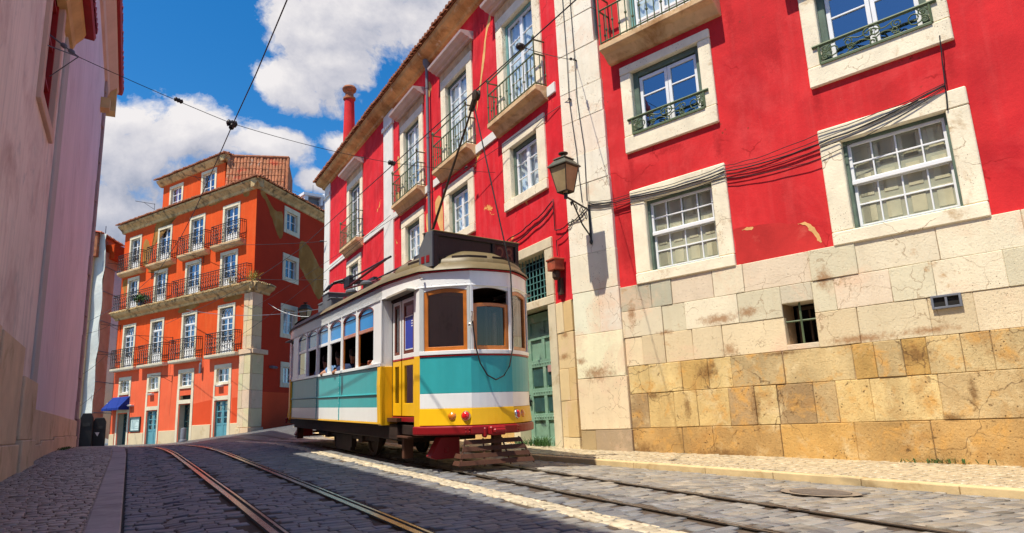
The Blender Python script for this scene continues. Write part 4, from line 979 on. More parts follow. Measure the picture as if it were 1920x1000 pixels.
for a, b in ((-.15, 4.35), (4.75, FLEN - .15)):
    g = MB(); g.box(FF, a, b, 6.69, 6.715, .02, .26); q = g.build('balcony', mt['lime2'], og); orail(FF, q, a + .02, b - .02, 6.715, .80, .25)
for k, h in enumerate(H3):
    owin(FF, h, 0, 'plain', lower=.42, rows=(.33, .66), cur=mt['curtain_w'] if k == 1 else None)
    c = (h[0] + h[1]) / 2; g = MB(); g.sweep(FF, [(-.01, 8.40), (.10, 8.42), (.24, 8.50), (.27, 8.54), (.28, 8.62), (-.01, 8.62)], c - 1.03, c + 1.03)
    b = g.build('balcony', mt['slab'], og, bevel=.012); orail(FF, b, c - 1.0, c + 1.0, 8.62, .82, .26)
for k, h in enumerate(HM): owin(FF, h, 0, 'plain', rows=(.5,) if k != 2 else (.33, .66), sur=.15, base=.1, cur=mt['curtain_w'] if k < 2 else None, pm=mt['pane'] if k < 2 else mt['pane_sky'])
for h in AH: owin(FF, h, PA, 'plain', base=.12, rows=(.33, .66))
owin(FSa, sw, 0, 'plain', sur=.06, rows=(.5,), base=.04)
for k, h in enumerate(W): owin(FS, h, 0, 'plain', rows=(.5,), sur=.2, base=.18, pm=mt['pane'] if k != 3 else mt['pane_sky'], cur=mt['curtain_w'] if k == 2 else None)
# ground floor doors and the stone strips up to the small windows
for k, h in enumerate(GD):
    s0, s1, z0, z1 = h; a, b = HM[k][0], HM[k][1]; dm = mt['teal_door'] if k in (1, 3) else mt['dark_door']
    g = MB(); rec = .08 if k in (1, 3) else .26
    casement(g, FF, s0 + .01, s1 - .01, z0, z1, (.3, .55, .8), -rec - .06, -rec, .07, .035, lower=.75)
    d = g.build('door', dm, og); pane(FF, d, s0 + .02, s1 - .02, z0 + .7, z1 - .03, -rec - .03, mt['pane'])
    curtain(FF, d, s0 + .02, s1 - .02, z0 + .8, z1 - .03, -rec - .14, mt['curtain_w'] if k != 2 else mt['curtain'], 5, .02)
    g = MB(); e = .004
    g.box(FF, a - .02, s0, .2, HM[k][2] - e, -.3, .028); g.box(FF, s1, b + .02, .2, HM[k][2] - e, -.3, .028); g.box(FF, s0 + e, s1 - e, z1, z1 + .16, -.3, .03)
    g.build('surround', mt['lime2'], d)
    if k != 2:
        g = MB(); g.box(FF, s0 + e, s1 - e, z1 + .17, HM[k][2] - .01, -.05, .006); g.build('spandrel', mt['orange_low'], d)
    else:
        g = MB(); g.box(FF, s0 + e, s1 - e, 2.40, 2.66, -.2, -.15); g.build('transom_light', mt['room'], d)
# corner pier in two stages
g = MB()
for z0, z1, pp, s_ in ((0, 1.15, .10, .70), (1.16, 3.93, .07, .64), (4.14, 6.35, .05, .50)):
    zs = [z0] + [z0 + (z1 - z0) * (i + RND.uniform(-.15, .15)) / 4 for i in range(1, 4)] + [z1]
    for a, b in zip(zs, zs[1:]):
        sp = RND.uniform(.35, .65)
        for u0, u1 in ((FLEN - s_, FLEN - s_ * sp), (FLEN - s_ * sp, FLEN + pp)):
            j = RND.uniform(0, .008); g.col = tuple(q * RND.uniform(.9, 1.05) for q in (.72, .58, .36)); g.box(FF, u0 + .004, u1 - .004, a + .004, b - .004, -.05, pp + j)
        g.box(FS, -.02, s_ * 1.15, a + .004, b - .004, -.05, pp)
g.box(FF, FLEN - .70, FLEN + .11, 3.94, 4.13, -.05, .11); g.box(FS, -.1, .92, 3.945, 4.125, -.05, .15)
g.col = None
g.build('corner_pier', mt['stone_b'], og, bevel=.012)
# awning, notice board, small fittings
g = MB(); pts = [FF.P(.08, 2.28, .50), FF.P(1.56, 2.28, .50), FF.P(1.56, 2.78, .03), FF.P(.08, 2.78, .03)]
v2 = [FF.P(.08, 2.18, .50), FF.P(1.56, 2.18, .50), FF.P(1.56, 2.18, .03), FF.P(.08, 2.18, .03)]
g.add(pts + v2, [(0, 1, 2, 3), (0, 4, 5, 1), (1, 5, 6, 2), (0, 3, 7, 4)])
aw = g.build('awning', M('blue_canvas', (.008, .030, .20), .8, .1, 3, .2, 60, .003, .2), og); aw.modifiers.new('thick', 'SOLIDIFY').thickness = .015
g = MB(); frame4(g, FF, 1.74, 2.58, 1.20, 1.84, .06, .0, .06); nb = g.build('notice_board', mt['dark_door'], og)
g = MB(); g.box(FF, 1.80, 2.52, 1.26, 1.78, .0, .03); pp = g.build('sheet', M('pale_notice', (.58, .72, .68), .6, .05, 3, 0), nb)
g = MB()
for i in range(9): g.box(FF, 1.86, 1.86 + RND.uniform(.3, .6), 1.72 - i * .048, 1.735 - i * .048, .0301, .033)
g.build('lettering', M('notice_ink', (.2, .3, .3), .8, 0, 3, 0), pp)
def wall_bracket(s, z, F=FF, l=.8, flip=1):
    g = MB(); g.tube([F.P(s, z, 0), F.P(s - .25 * flip, z + .02, l)], .016, 5); g.tube([F.P(s, z - .28, .02), F.P(s, z + .03, .02)], .014, 5); g.tube([F.P(s, z - .26, .02), F.P(s - .14 * flip, z, l * .55)], .012, 5)
    return g.build('wall_bracket', mt['iron'], og)
for s, z in ((1.45, 3.33), (4.85, 3.45), (.25, 6.1), (.1, 4.75), (4.7, 5.1), (4.0, 8.0), (6.7, 8.35), (6.55, 11.9), (2.5, 11.6), (2.85, 5.35), (.4, 9.0)): wall_bracket(s, z)
for s, z in ((1.75, 2.32), (3.35, 2.72), (8.35, 2.78)):
    g = MB(); g.sweep(FF, [(0, z), (.12, z), (.16, z + .05), (.10, z + .07), (0, z + .06)], s - .16, s + .16); g.build('lamp', mt['awl'], og)
g = MB(); g.sweep(FS, [(0, 3.45), (.12, 3.43), (.18, 3.49), (.10, 3.54), (0, 3.54)], 1.25, 1.62); g.build('lamp', mt['pipe'], og)
g = MB(); g.box(FF, -.15, .12, 2.35, 2.55, 0, .18); g.build('meter_box', mt['awl'], og, bevel=.01)
g = MB(); x, y, z = FF.P(7.02, 3.4, .1); g.lathe((x, y, z), [(.08, 0), (.08, .5), (.05, .6)], 8); g.tube([FF.P(7.02, 3.75, .1), FF.P(7.0, 4.0, .05)], .02, 5); g.build('junction_box', mt['pipe'], og)
# pot plant on the long balcony and weeds on the cornice
mt['leaf'] = M('plant_leaf', (.045, .11, .025), .6, .5, 3, 0); mt['dryleaf'] = M('dry_weed', (.36, .30, .07), .8, .4, 3, 0)
def leaves(g, c, r, n, size, squash=1.0, seed=1):
    rr = random.Random(seed)
    for _ in range(n):
        d = Vector((rr.gauss(0, 1), rr.gauss(0, 1), rr.gauss(0, 1))).normalized() * r * rr.random() ** .45; d.z *= squash
        q = Vector(c) + d; a = Vector((rr.gauss(0, 1), rr.gauss(0, 1), rr.gauss(0, .7))).normalized() * size; b = a.cross(Vector((rr.gauss(0, 1), rr.gauss(0, 1), rr.gauss(0, 1)))).normalized() * size * .4
        g.add([q - a, q + b, q + a, q - b], [(0, 1, 2, 3)])
pt = thing('potted_plant', 'bushy green plant in a blue grey pot on the long iron balcony', 'plant', FF.P(2.12, 6.72, .14))
g = MB(); x, y, z = FF.P(2.12, 6.72, .14); g.lathe((x, y, z), [(.13, 0), (.18, .30), (.19, .33), (.15, .33)], 12); g.build('pot', M('blue_grey_pot', (.10, .15, .22), .5), pt, smooth=True)
g = MB(); leaves(g, (x, y, z + .62), .46, 260, .10, .8, 3); leaves(g, Vector((x, y, z + .55)) + Vector((dF.x, dF.y, 0)) * .45, .34, 150, .09, .7, 4); g.build('foliage', mt['leaf'], pt)
for lab, s, zz, n, r, sd in (('dry yellow weeds sprouting on the corner of the orange house cornice', FLEN + .1, 6.78, 150, .40, 5), ('thin yellow weed tuft growing on the orange house cornice, left of the corner', 8.9, 6.78, 70, .28, 6)):
    x, y, z = FF.P(s, zz, .12); wt = thing('weed_tuft', lab, 'weeds', (x, y, z))
    g = MB(); rr = random.Random(sd)
    for _ in range(n // 5):
        e = Vector((x, y, z)) + Vector((rr.gauss(0, .22), rr.gauss(0, .22), rr.uniform(.15, r * 1.7))); g.tube([(x + rr.gauss(0, .08), y + rr.gauss(0, .08), z), e], .008, 3)
    st = g.build('stems', mt['dryleaf'], wt)
    g = MB(); leaves(g, (x, y, z + .22), r, n, .05, .8, sd); g.build('leaves', mt['dryleaf'], wt)
# ------------------------------------------------------------------ left hand houses
mt['pinkw'] = M('pale_pink_render', (.82, .69, .64), .9, .08, .5, .3, 10, .012, .15, dirt=[((.56, .40, .37), .7, .50, .72), ((.44, .41, .42), 1.3, .56, .75), ((.70, .64, .60), 2.2, .62, .74)], streak=((.47, .42, .42), .5))
mt['lilac'] = M('lilac_render', (.72, .60, .64), .9, .08, .5, .3, 10, .012, .15, dirt=[((.50, .38, .41), .6, .55, .85)], streak=((.46, .40, .48), .5))
mt['lstone'] = M('brown_plinth_stone', (.62, .46, .33), .85, .15, 1.6, .5, 20, .014, .2, dirt=[((.33, .22, .12), 1.1, .55, .75), ((.56, .46, .36), 1.3, .6, .8)])  # brown stone for the plinths and footings of both left houses
mt['redpaint'] = M('dark_red_paint', (.30, .012, .012), .6, .2, 3, .2, 30, .005, .3)
mt['ochre'] = M('ochre_eave_board', (.58, .38, .17), .8, .2, 2, .3, 20, .008, .2)
mt['soffit'] = M('pink_soffit', (.62, .42, .34), .85, .1, 1, .2, 20, .006, .2)
FL = Frame((-1.62, 0), (0, 1), (1, 0))
b1 = thing('pale_pink_house', 'pale pinkish white house at the left edge with a dark red window frame', 'building', (-4, 8, .2))
WH = (12.35, 14.35, 6.35, 9.6); Y1 = 15.6
g = MB(); g.wall(FL, -8, Y1, 1.0, 9.6, [WH]); g.quad(FL.P(-8, 1, 0), FL.P(-8, 9.6, 0), FL.P(-8, 9.6, -9), FL.P(-8, 1, -9)); g.box(FL, -8, 10.0, 9.601, 9.9, -8, -.03)
g.build('wall', mt['pinkw'], b1)
g = MB()
for a, b, zt, p in ((-8, 11.2, 2.55, .07), (11.2, 13.4, 2.5, .10), (13.42, 15.2, 2.05, .14)): 
    z0 = prof(a) - .4
    g = MB(); g.box(FL, a, b - .006, prof(b) + .55, zt, -.1, p); g.build('plinth', mt['lstone'], b1, bevel=.015)
    g = MB(); g.box(FL, a, b - .006, z0, prof(b) + .545, -.1, p + .05); g.build('footing', mt['lstone'], b1, bevel=.015)
g = MB(); frame4(g, FL, WH[0] - .02, WH[1] + .02, WH[2] - .02, WH[3], .20, -.2, .07); wd = g.build('window', mt['pinkst'] if 'pinkst' in mt else mt['soffit'], b1, bevel=.012)
g = MB(); frame4(g, FL, WH[0] + .18, WH[1] - .18, WH[2] + .18, WH[3], .09, -.15, -.03); g.box(FL, 13.28, 13.42, WH[2] + .2, WH[3], -.14, -.04)
for z in (7.2, 8.0, 8.8): g.box(FL, WH[0] + .2, WH[1] - .2, z, z + .05, -.13, -.05)
g.build('sash', mt['redpaint'], wd); pane(FL, wd, WH[0] + .2, WH[1] - .2, WH[2] + .2, WH[3], -.1, mt['pane_dark'])
g = MB(); g.box(FL, WH[0], WH[1], WH[2], WH[3], -.7, -.6); g.build('dark_room', mt['room'], wd)
g = MB(); g.sweep(FL, [(-.05, 8.95), (.10, 8.98), (.14, 9.1), (.26, 9.25), (.30, 9.36), (-.05, 9.42)], -8, 15.75); g.build('cornice', mt['ochre'], b1)
g = MB(); g.sweep(FL, [(.0, 9.40), (.44, 9.36), (.47, 9.44), (.45, 9.52), (-.5, 9.92), (-4, 11.4), (-8, 9.6)], -8, 15.95); tiles(g, FL, -2, 15.9, 9.5, .47, .4, .9, .09, .21)
g.build('roof', mt['redpaint'], b1)
b2 = thing('lilac_house', 'tall lilac grey house on the left with red eaves, before the sheeted scaffold', 'building', (-4, 22, .5))
Y2 = 29.2; HZ = 14.7
g = MB(); g.wall(FL, Y1, Y2, 1.0, HZ, [], p=-.012); g.quad(FL.P(Y2, 0, -.012), FL.P(Y2, HZ, -.012), FL.P(Y2, HZ, -8), FL.P(Y2, 0, -8))
g.wall(FL, 14.3, Y1, 9.95, HZ, [], p=-.3); g.quad(FL.P(14.3, 9.6, -.3), FL.P(14.3, HZ, -.3), FL.P(14.3, HZ, -8), FL.P(14.3, 9.6, -8))  # unseen upper storey carried over the pink house to shade the tram's far half
g.build('wall', mt['lilac'], b2)
g = MB(); g.box(FL, 15.22, 15.95, 1.0, 9.0, -.1, .045); g.build('pilaster', M('grey_pilaster', (.46, .43, .42), .85, .1, .8, .3, 12, .01, .15), b2, bevel=.02)
g = MB()
for a, b in zip([15.2, 17.3, 20.2, 23.4, 26.4], [17.3, 20.2, 23.4, 26.4, 29.0]):
    g = MB(); g.box(FL, a, b - .006, prof(a) - .4, prof(a) + .45, -.1, .09); g.build('footing', mt['lstone'], b2, bevel=.015); g = MB(); g.box(FL, a, b - .006, prof(a) + .456, 1.62, -.1, .06); g.build('plinth', mt['lstone'], b2, bevel=.015)
g = MB(); z = .4
while z < HZ - .4:
    h = RND.uniform(.55, .8); q = RND.uniform(.55, .95); g.box(FL, Y2 - q, Y2 + .02, z, z + h - .008, -.4, .07 if z > 1.6 else .13); z += h
g.build('quoin', M('grey_quoin', (.36, .27, .25), .85, .12, 1.2, .4, 18, .012, .2), b2, bevel=.015)
g = MB(); g.sweep(FL, [(-.05, 14.25), (.08, 14.3), (.12, 14.5), (.36, 14.72), (.40, 14.82), (-.05, 14.9)], 14.3, Y2 + 1.2); g.build('cornice', mt['soffit'], b2)
g = MB(); g.box(FL, Y2 + .6, Y2 + 1.2, 13.7, 14.8, -.3, .34); g.build('eave_return', mt['ochre'], b2)
g = MB(); g.sweep(FL, [(0, 14.86), (.50, 14.82), (.54, 14.92), (.52, 15.02), (-.5, 15.5), (-4, 17), (-8, 15)], 14.2, Y2 + 1.5); tiles(g, FL, 14.3, Y2 + 1.5, 14.98, .54, .45, 1.0, .09, .21)
g.build('roof', mt['redpaint'], b2)
g = MB(); g.box(FL, 27.0, 27.5, 12.6, 13.0, -.02, .28); g.build('wall_box', mt['ochre'], b2)

# ------------------------------------------------------------------ scaffold wrapped in sheeting, far left
sc = thing('sheeted_scaffold', 'narrow house front wrapped in white and tan scaffold sheeting beside the orange house', 'scaffold', (-2.3, 50, .5))
mt['sheet'] = M('white_sheeting', (.62, .66, .62), .7, .14, .35, .4, 1.6, .12, .3, dirt=[((.50, .47, .40), .3, .5, .75)])
m_, nt_, b_, o_ = new_mat('tan_netting'); b_.inputs['Base Color'].default_value = (.42, .25, .12, 1); b_.inputs['Roughness'].default_value = .8
ms = ND(nt_, 'ShaderNodeMixShader'); tr = ND(nt_, 'ShaderNodeBsdfTransparent'); ms.inputs[0].default_value = .86
nt_.links.new(tr.outputs[0], ms.inputs[1]); nt_.links.new(b_.outputs[0], ms.inputs[2]); nt_.links.new(ms.outputs[0], o_.inputs[0])
nt_.links.new(mixc(nt_, mrange(nt_, noise(nt_, coords(nt_), .8, 5), .35, .7), (.56, .40, .26), (.78, .60, .42)), b_.inputs['Base Color'])
mt['netting'] = m_
XC, YC = -2.14, 53.2
FW_ = Frame((XC, YC), (-.86, -.5), (.5, -.86)) if False else Frame((XC, YC), (-.80, .60), (-.60, -.80)); FN_ = Frame((XC, YC), (.38, 1), (1, -.38))
def ruck(F, w, z0, z1, amp, nx, nz, ph):
    def fn(a, b):
        z = z0 + (z1 - z0) * b
        e = .16 * abs(math.sin(b * 16 + ph)) * (1 - a) ** 3
        s = w * a - e * .6 + math.sin(b * 9) * .02
        return F.P(s, z + .12 * math.sin(a * 5), amp * math.sin(a * 9 + b * 5 + ph) * math.sin(b * 24 + a * 3) + .05)
    g = MB(); g.grid(fn, nx, nz); return g
ruck(FW_, 4.5, .9, 14.6, .05, 20, 90, .3).build('white_sheet', mt['sheet'], sc, smooth='all')
ruck(FN_, 3.8, .9, 13.3, .05, 14, 80, 1.7).build('tan_netting', mt['netting'], sc, smooth='all')
g = MB()
for s in (.05, 1.6, 3.2):
    g.tube([FN_.P(s, .4, -.1), FN_.P(s, 13.9 if s < 1 else 12.9, -.1)], .03, 6)
for s in (.2, 2.2, 4.2): g.tube([FW_.P(s, .4, -.1), FW_.P(s, 15.2 if s == .2 else 14.0, -.1)], .03, 6)
for z in (2.6, 4.6, 6.6, 8.6, 10.6, 12.3): g.tube([FN_.P(-.1, z, .12), FN_.P(3.4, z, .12)], .025, 5); g.tube([FW_.P(-.1, z, -.1), FW_.P(4.4, z, -.1)], .025, 5)
g.build('scaffold_poles', mt['pipe'], sc)
g = MB(); g.box(FN_, -.1, 3.4, .3, 13.0, -1.4, -.7); hw = g.build('house_wall', mt['cream'], sc)
for z0 in (4.6, 8.4):
    g = MB(); frame4(g, FN_, .5, 1.7, z0, z0 + 1.9, .12, -.7, -.6); g.box(FN_, 1.05, 1.15, z0, z0 + 1.9, -.68, -.62); g.box(FN_, .5, 1.7, z0 + .9, z0 + 1.0, -.68, -.62); g.build('window', mt['white'], sc)
g = MB(); g.box(FW_, -.2, 4.5, 13.0, 14.0, -4, -.6, 0); g.build('upper_wall', mt['orange'], sc)
g = MB(); tiles(g, FN_, -.3, 3.6, 14.6, -.2, .5, 2.5, .09, .22); g.quad(FN_.P(-.3, 14.6, -.2), FN_.P(3.6, 14.6, -.2), FN_.P(3.6, 15.1, -3), FN_.P(-.3, 15.1, -3)); g.box(FN_, -.3, 3.6, 13.0, 14.6, -3, -.45); g.build('roof', mt['tile_red'], sc)
# black recycling containers below it
mt['bin'] = M('black_plastic', (.010, .010, .011), .5, .2, 4, .1, 40, .003, .4)
for i, (x, y, h, wd_, lab) in enumerate(((-2.68, 45.3, 1.75, .62, 'tall black container with a blue panel below the white sheeting'), (-2.02, 45.6, 1.85, .60, 'tall black container between two others below the scaffold'), (-1.42, 46.2, 1.6, .62, 'black container with a pale sticker next to the orange house'))):
    z = gz(x, y); t = thing('recycling_container', lab, 'container', (x, y, z), group='black containers below the scaffold')
    g = MB(); g.prism(WF, [(x - wd_/2, z), (x + wd_/2, z), (x + wd_/2, z + h * .86), (x + wd_*.32, z + h), (x - wd_*.36, z + h), (x - wd_/2, z + h * .86)], y - .4, y + .4); g.build('body', mt['bin'], t, bevel=.03, seg=2)
    g = MB(); g.box(WF, x - wd_*.3, x + wd_*.3, z + h * .62, z + h * .72, y - .43, y - .39); g.build('slot', mt['iron'], t)
    if i == 0: g = MB(); g.box(WF, x + wd_*.05, x + wd_*.45, z + h * .45, z + h * .86, y - .425, y - .395); g.build('blue_panel', M('blue_panel', (.02, .16, .42), .5), t)
    if i == 2: g = MB(); g.prism(WF, [(x - .2, z + h*.5), (x + .02, z + h*.5), (x - .06, z + h*.36)], y - .425, y - .395); g.build('sticker', mt['awl'], t)
# bollard in front of the orange house, white roof house behind it
bx, by = 2.62, 42.0; bo = thing('bollard', 'short grey post standing before the orange house base', 'bollard', (bx, by, gz(bx, by)))
g = MB(); g.lathe((bx, by, gz(bx, by) - .1), [(.14, 0), (.14, .75), (.11, .82), (.02, .84)], 12); g.build('post', mt['pipe'], bo, smooth=True)
g = MB(); g.lathe((bx, by, gz(bx, by) - .02), [(.20, 0), (.20, .10), (.16, .14)], 12); g.build('foot', mt['pipe'], bo, smooth=True)
wh = thing('white_house', 'white house with a small roof terrace peeping over the orange side roof', 'building', (14, 63, 1))
mt['whitewash'] = M('blue_white_wash', (.72, .74, .78), .8, .05, 1, .1, 20, .005, .2)
FWh = Frame((13.1, 62), (1, .2), (.2, -1))
g = MB(); g.box(FWh, -.1, 1.6, 1, 21.3, -4, -.6); g.box(FWh, 1.7, 4.5, 1, 22.4, -4.5, 0); g.box(FWh, -.35, 1.62, 21.95, 22.2, -3.5, .1); g.box(FWh, -.2, .12, 21.2, 21.95, -3, .0); g.box(FWh, 1.35, 1.55, 21.2, 21.95, -.4, .0); g.box(FWh, -.2, 1.6, 21.2, 21.94, -3.2, -3)
g.build('wall', mt['whitewash'], wh)
g = MB(); g.box(FWh, .15, 1.3, 21.25, 21.9, -.5, -.45); frame4(g, FWh, .15, 1.3, 21.25, 21.9, .08, -.44, -.38); g.build('window', mt['pipe'], wh)
g = MB(); g.quad(FWh.P(-2.4, 21.3, -.1), FWh.P(-.22, 21.3, -.1), FWh.P(-.22, 22.0, -2), FWh.P(-2.4, 22.3, -2)); tiles(g, FWh, -2.4, -.3, 21.3, 0, .85, 2, .1, .24); g.box(FWh, -2.4, -.25, 1, 21.28, -4, -.2); g.build('roof', mt['tile_red'], wh)
g = MB(); g.tube([FWh.P(1.0, 22.2, -1), FWh.P(1.0, 23.4, -1)], .025, 5); g.tube([FWh.P(-2, 22.6, -1), FWh.P(.6, 22.3, -1)], .02, 5); g.build('aerial', mt['pipe'], wh)
# ------------------------------------------------------------------ the tram (local axes: x right, y back along the street, z up from the rail)
def paint(name, col, rough=.33, var=.05): return M(name, col, rough, var, 3, .05, 60, .002, .25, dirt=[(tuple(q * .62 for q in col), 3.2, .66, .95)], streak=(tuple(q * .7 for q in col), .2), coat=.06)
mt['t_teal'] = paint('teal_enamel', (.042, .40, .43)); mt['t_white'] = M('white_enamel', (.90, .92, .92), .3, .03, 3, .05, 60, .002, .5, streak=((.62, .58, .52), .10), coat=.3); mt['t_yellow'] = paint('yellow_enamel', (.88, .50, .012))
mt['t_red'] = paint('red_bumper_enamel', (.26, .010, .014), .4); mt['t_line'] = paint('red_lining', (.36, .012, .018))
mt['t_wood'] = M('varnished_orange_wood', (.52, .155, .02), .35, .22, 6, .1, 50, .002, .5, coat=.4)
mt['t_dwood'] = M('dark_red_wood', (.17, .035, .015), .4, .3, 6, .1, 50, .002, .4)
mt['t_roof'] = M('olive_roof_canvas', (.165, .125, .058), .5, .15, 2, .15, 30, .004, .4, dirt=[((.30, .27, .20), 2.2, .55, .8)])
mt['t_in'] = M('tram_interior_wood', (.075, .032, .016), .6, .3, 3, .05, 40)
mt['t_ceil'] = M('tram_ceiling', (.35, .31, .25), .7, .1, 3, 0)
mt['t_under'] = M('grimy_underframe', (.030, .017, .013), .75, .4, 5, .3, 30, .006, .3)
mt['t_brown'] = M('brown_oxide_boards', (.075, .030, .017), .7, .3, 5, .25, 30, .004, .3)
mt['t_grey'] = M('grey_roof_equipment', (.115, .125, .14), .5, .2, 4, .1, 40, .003, .4)
mt['t_black'] = M('black_sign_box', (.018, .017, .02), .4, .2, 4, .05, 40, .002, .4)
mt['t_maroon'] = M('maroon_pantograph', (.16, .022, .028), .5, .3, 6, .1, 40, .003, .4)
mt['t_chrome'] = M('chrome_ring', (.7, .68, .64), .25, .1, 6, 0, metal=1.0)
mt['t_glass'] = glass('tram_window_glass', (.50, .47, .45), .07, rough=.01)
mt['t_transom'] = M('blue_transom', (.012, .20, .56), .08, .1, 1.5, 0, spec=.6)  # opaque panes in one even blue
mt['t_film'] = glass('tram_tinted_glass', (.16, .155, .17), .13, rough=.01)
LT = 11.4
TX, TY = 4.765, 9.42
tram = thing('tram', 'old single car tram in turquoise, white and yellow with a 28 route box', 'tram', (TX, TY, gz(4.7, TY) + .014), (math.atan(.0332), 0, rad(-.35)))
HW = 1.115
P0, P1, P2, P3 = (-.945, .56), (-.345, .0), (.345, .0), (.945, .56)
def bulge(a, b, n=6, h=.035):
    a, b = Vector(a), Vector(b); d = b - a; nn = Vector((d.y, -d.x)).normalized()
    return [a + d * (i / n) + nn * (h * 4 * (i / n) * (1 - i / n)) for i in range(n)]
front = bulge(P0, P1) + bulge(P1, P2) + bulge(P2, P3) + [Vector(P3)]
FSL = Frame((-HW, 0), (0, 1), (-1, 0)); FSR = Frame((HW, 0), (0, 1), (1, 0))
f1 = Frame(P0, (.60, -.56), (-.56, -.60)); f2 = Frame(P1, (1, 0), (0, -1)); f3 = Frame(P2, (.60, .56), (.56, -.60))
def rear(F): return Frame((F.o.x, LT - F.o.y), (F.d.x, -F.d.y), (F.n.x, -F.n.y))
ends = [(lambda q: q), (lambda q: Vector((q.x, LT - q.y)))]
def pwall(g, pts, z0, z1, t=.04, mi=0, out0=0.0, out1=None):
    """a standing band that follows the plan line pts; out0 / out1 push its foot / head outwards"""
    out1 = out0 if out1 is None else out1
    N = []; n = len(pts); c = Vector((0, LT / 2))
    for i in range(n):
        d = (pts[min(i+1, n-1)] - pts[max(i-1, 0)]).normalized(); q = Vector((d.y, -d.x))
        if q.dot(pts[i] - Vector((0, min(max(pts[i].y, 1.6), LT - 1.6)))) < 0: q = -q
        N.append(q)
    vs = []
    for p, q in zip(pts, N):
        a, b = p + q * out0, p + q * out1; c0, c1 = a - q * t, b - q * t
        vs += [(a.x, a.y, z0), (b.x, b.y, z1), (c1.x, c1.y, z1), (c0.x, c0.y, z0)]
    fs = []
    for i in range(n - 1):
        for k in range(4): fs.append((i*4 + k, i*4 + (k+1) % 4, (i+1)*4 + (k+1) % 4, (i+1)*4 + k))
    fs += [(0, 1, 2, 3), ((n-1)*4 + 3, (n-1)*4 + 2, (n-1)*4 + 1, (n-1)*4)]
    g.add(vs, fs, mi)
TB = lambda g, name, mats, par=None, **k: g.build(name, mats, par or tram, world=False, **k)
# sub-parts of tram parts must not inherit a second offset
Y0, Y1 = 1.90, 9.50
fl = [q for q in front]
# ---- lower body
BM = [mt['t_teal'], mt['t_white'], mt['t_yellow'], mt['t_line'], mt['t_in']]
g = MB()
for F in (FSL, FSR):
    for a, b in ((Y0 + .16, 4.645), (4.655, 6.645), (6.655, Y1)):
        g.box(F, a, b, .93, 1.13, -.05, 0, 0); g.box(F, a, b, 1.165, 1.60, -.05, 0, 0); g.box(F, a, b, .685, .928, -.05, .001, 1)
        g.sweep(F, [(-.02, 1.125), (.018, 1.135), (.024, 1.15), (.018, 1.165), (-.02, 1.17)], a, b, 0)
    for s in (4.65, 6.65): g.box(F, s - .02, s + .02, .685, 1.60, -.02, .012, 0)
    g.box(F, Y0, Y1, .655, .68, -.05, .012, 2)
    g.box(F, Y0, Y1, 1.605, 1.66, -.06, .03, 1)
    g.sweep(F, [(-.06, .64), (.0, .64), (.02, .66), (.035, 1.3), (.025, 1.60), (-.06, 1.60)], Y0 - .02, Y0 + .155, 2)
    g.sweep(F, [(-.06, .64), (.02, .66), (.025, 1.60), (-.06, 1.60)], Y1 + .0, Y1 + .02, 2)
    for yy in (Y0 - .02, Y1 + .02):
        e = yy if yy < 5 else yy - .04
        g.box(F, e, e + .04, .64, 1.60, -.27, -.005, 2)
for e in ends:
    fr = [e(q) for q in fl]
    pwall(g, fr, .655, .898, .05, 2, .035, .006); pwall(g, fr, .90, 1.118, .05, 1); pwall(g, fr, 1.12, 1.665, .05, 0, 0.0); pwall(g, fr, 1.667, 1.692, .05, 3, .012); pwall(g, fr, 1.694, 1.752, .06, 1, .02)
    for sx in (-1, 1):                          # yellow door post behind the front corner
        q = [e(Vector((sx * .945, .563))), e(Vector((sx * .955, .78)))]
        pwall(g, q, .60, 1.69, .05, 2, .0)
TB(g, 'body_panel', BM, bevel=.004)
# ---- upper body: pillars, letterboard
WY = [2.39 + 1.098 * i for i in range(6)]; WW = .985
UM = [mt['t_white'], mt['t_line'], mt['t_in']]
loopL = [Vector((-HW, Y1)), Vector((-HW, Y0)), Vector((-1.085, 1.5)), Vector((-1.03, 1.05))] + [Vector(P0) + Vector((-.0, .0))]
path = loopL + fl[1:] + [Vector((1.03, 1.05)), Vector((1.085, 1.5)), Vector((HW, Y0)), Vector((HW, Y1))]
rpath = [Vector((q.x, LT - q.y)) for q in path]
full = path + rpath[::-1][1:-1]
g = MB()
for pth in (path, rpath):
    pwall(g, pth, 2.735, 2.955, .05, 0, .0); pwall(g, pth, 2.958, 2.985, .06, 1, .018); pwall(g, pth, 2.725, 2.745, .05, 0, .012)
for F in (FSL, FSR):
    edges = [Y0] + [q for w_ in WY for q in (w_, w_ + WW)] + [Y1]
    for a, b in zip(edges[::2], edges[1::2]):
        g.box(F, a, b, 1.66, 2.735, -.06, -.004, 0)
        if b - a < .2: g.box(F, (a+b)/2 - .028, (a+b)/2 + .028, 1.66, 2.735, -.01, .012, 0)
    g.box(F, Y0, Y0 + .05, 1.66, 2.735, -.04, .012, 0)
    for yy in (Y0, Y1 - .04): g.box(F, yy, yy + .04, 1.60, 2.735, -.27, -.06, 0)
    # arched spandrels above every side window
    for w_ in WY:
        n = 16; pts = [(w_ + WW * i / n, 2.605 + .105 * math.sin(math.pi * i / n) ** .5) for i in range(n + 1)]
        g.prism(F, pts + [(w_ + WW, 2.735), (w_, 2.735)], -.05, -.006, 0)
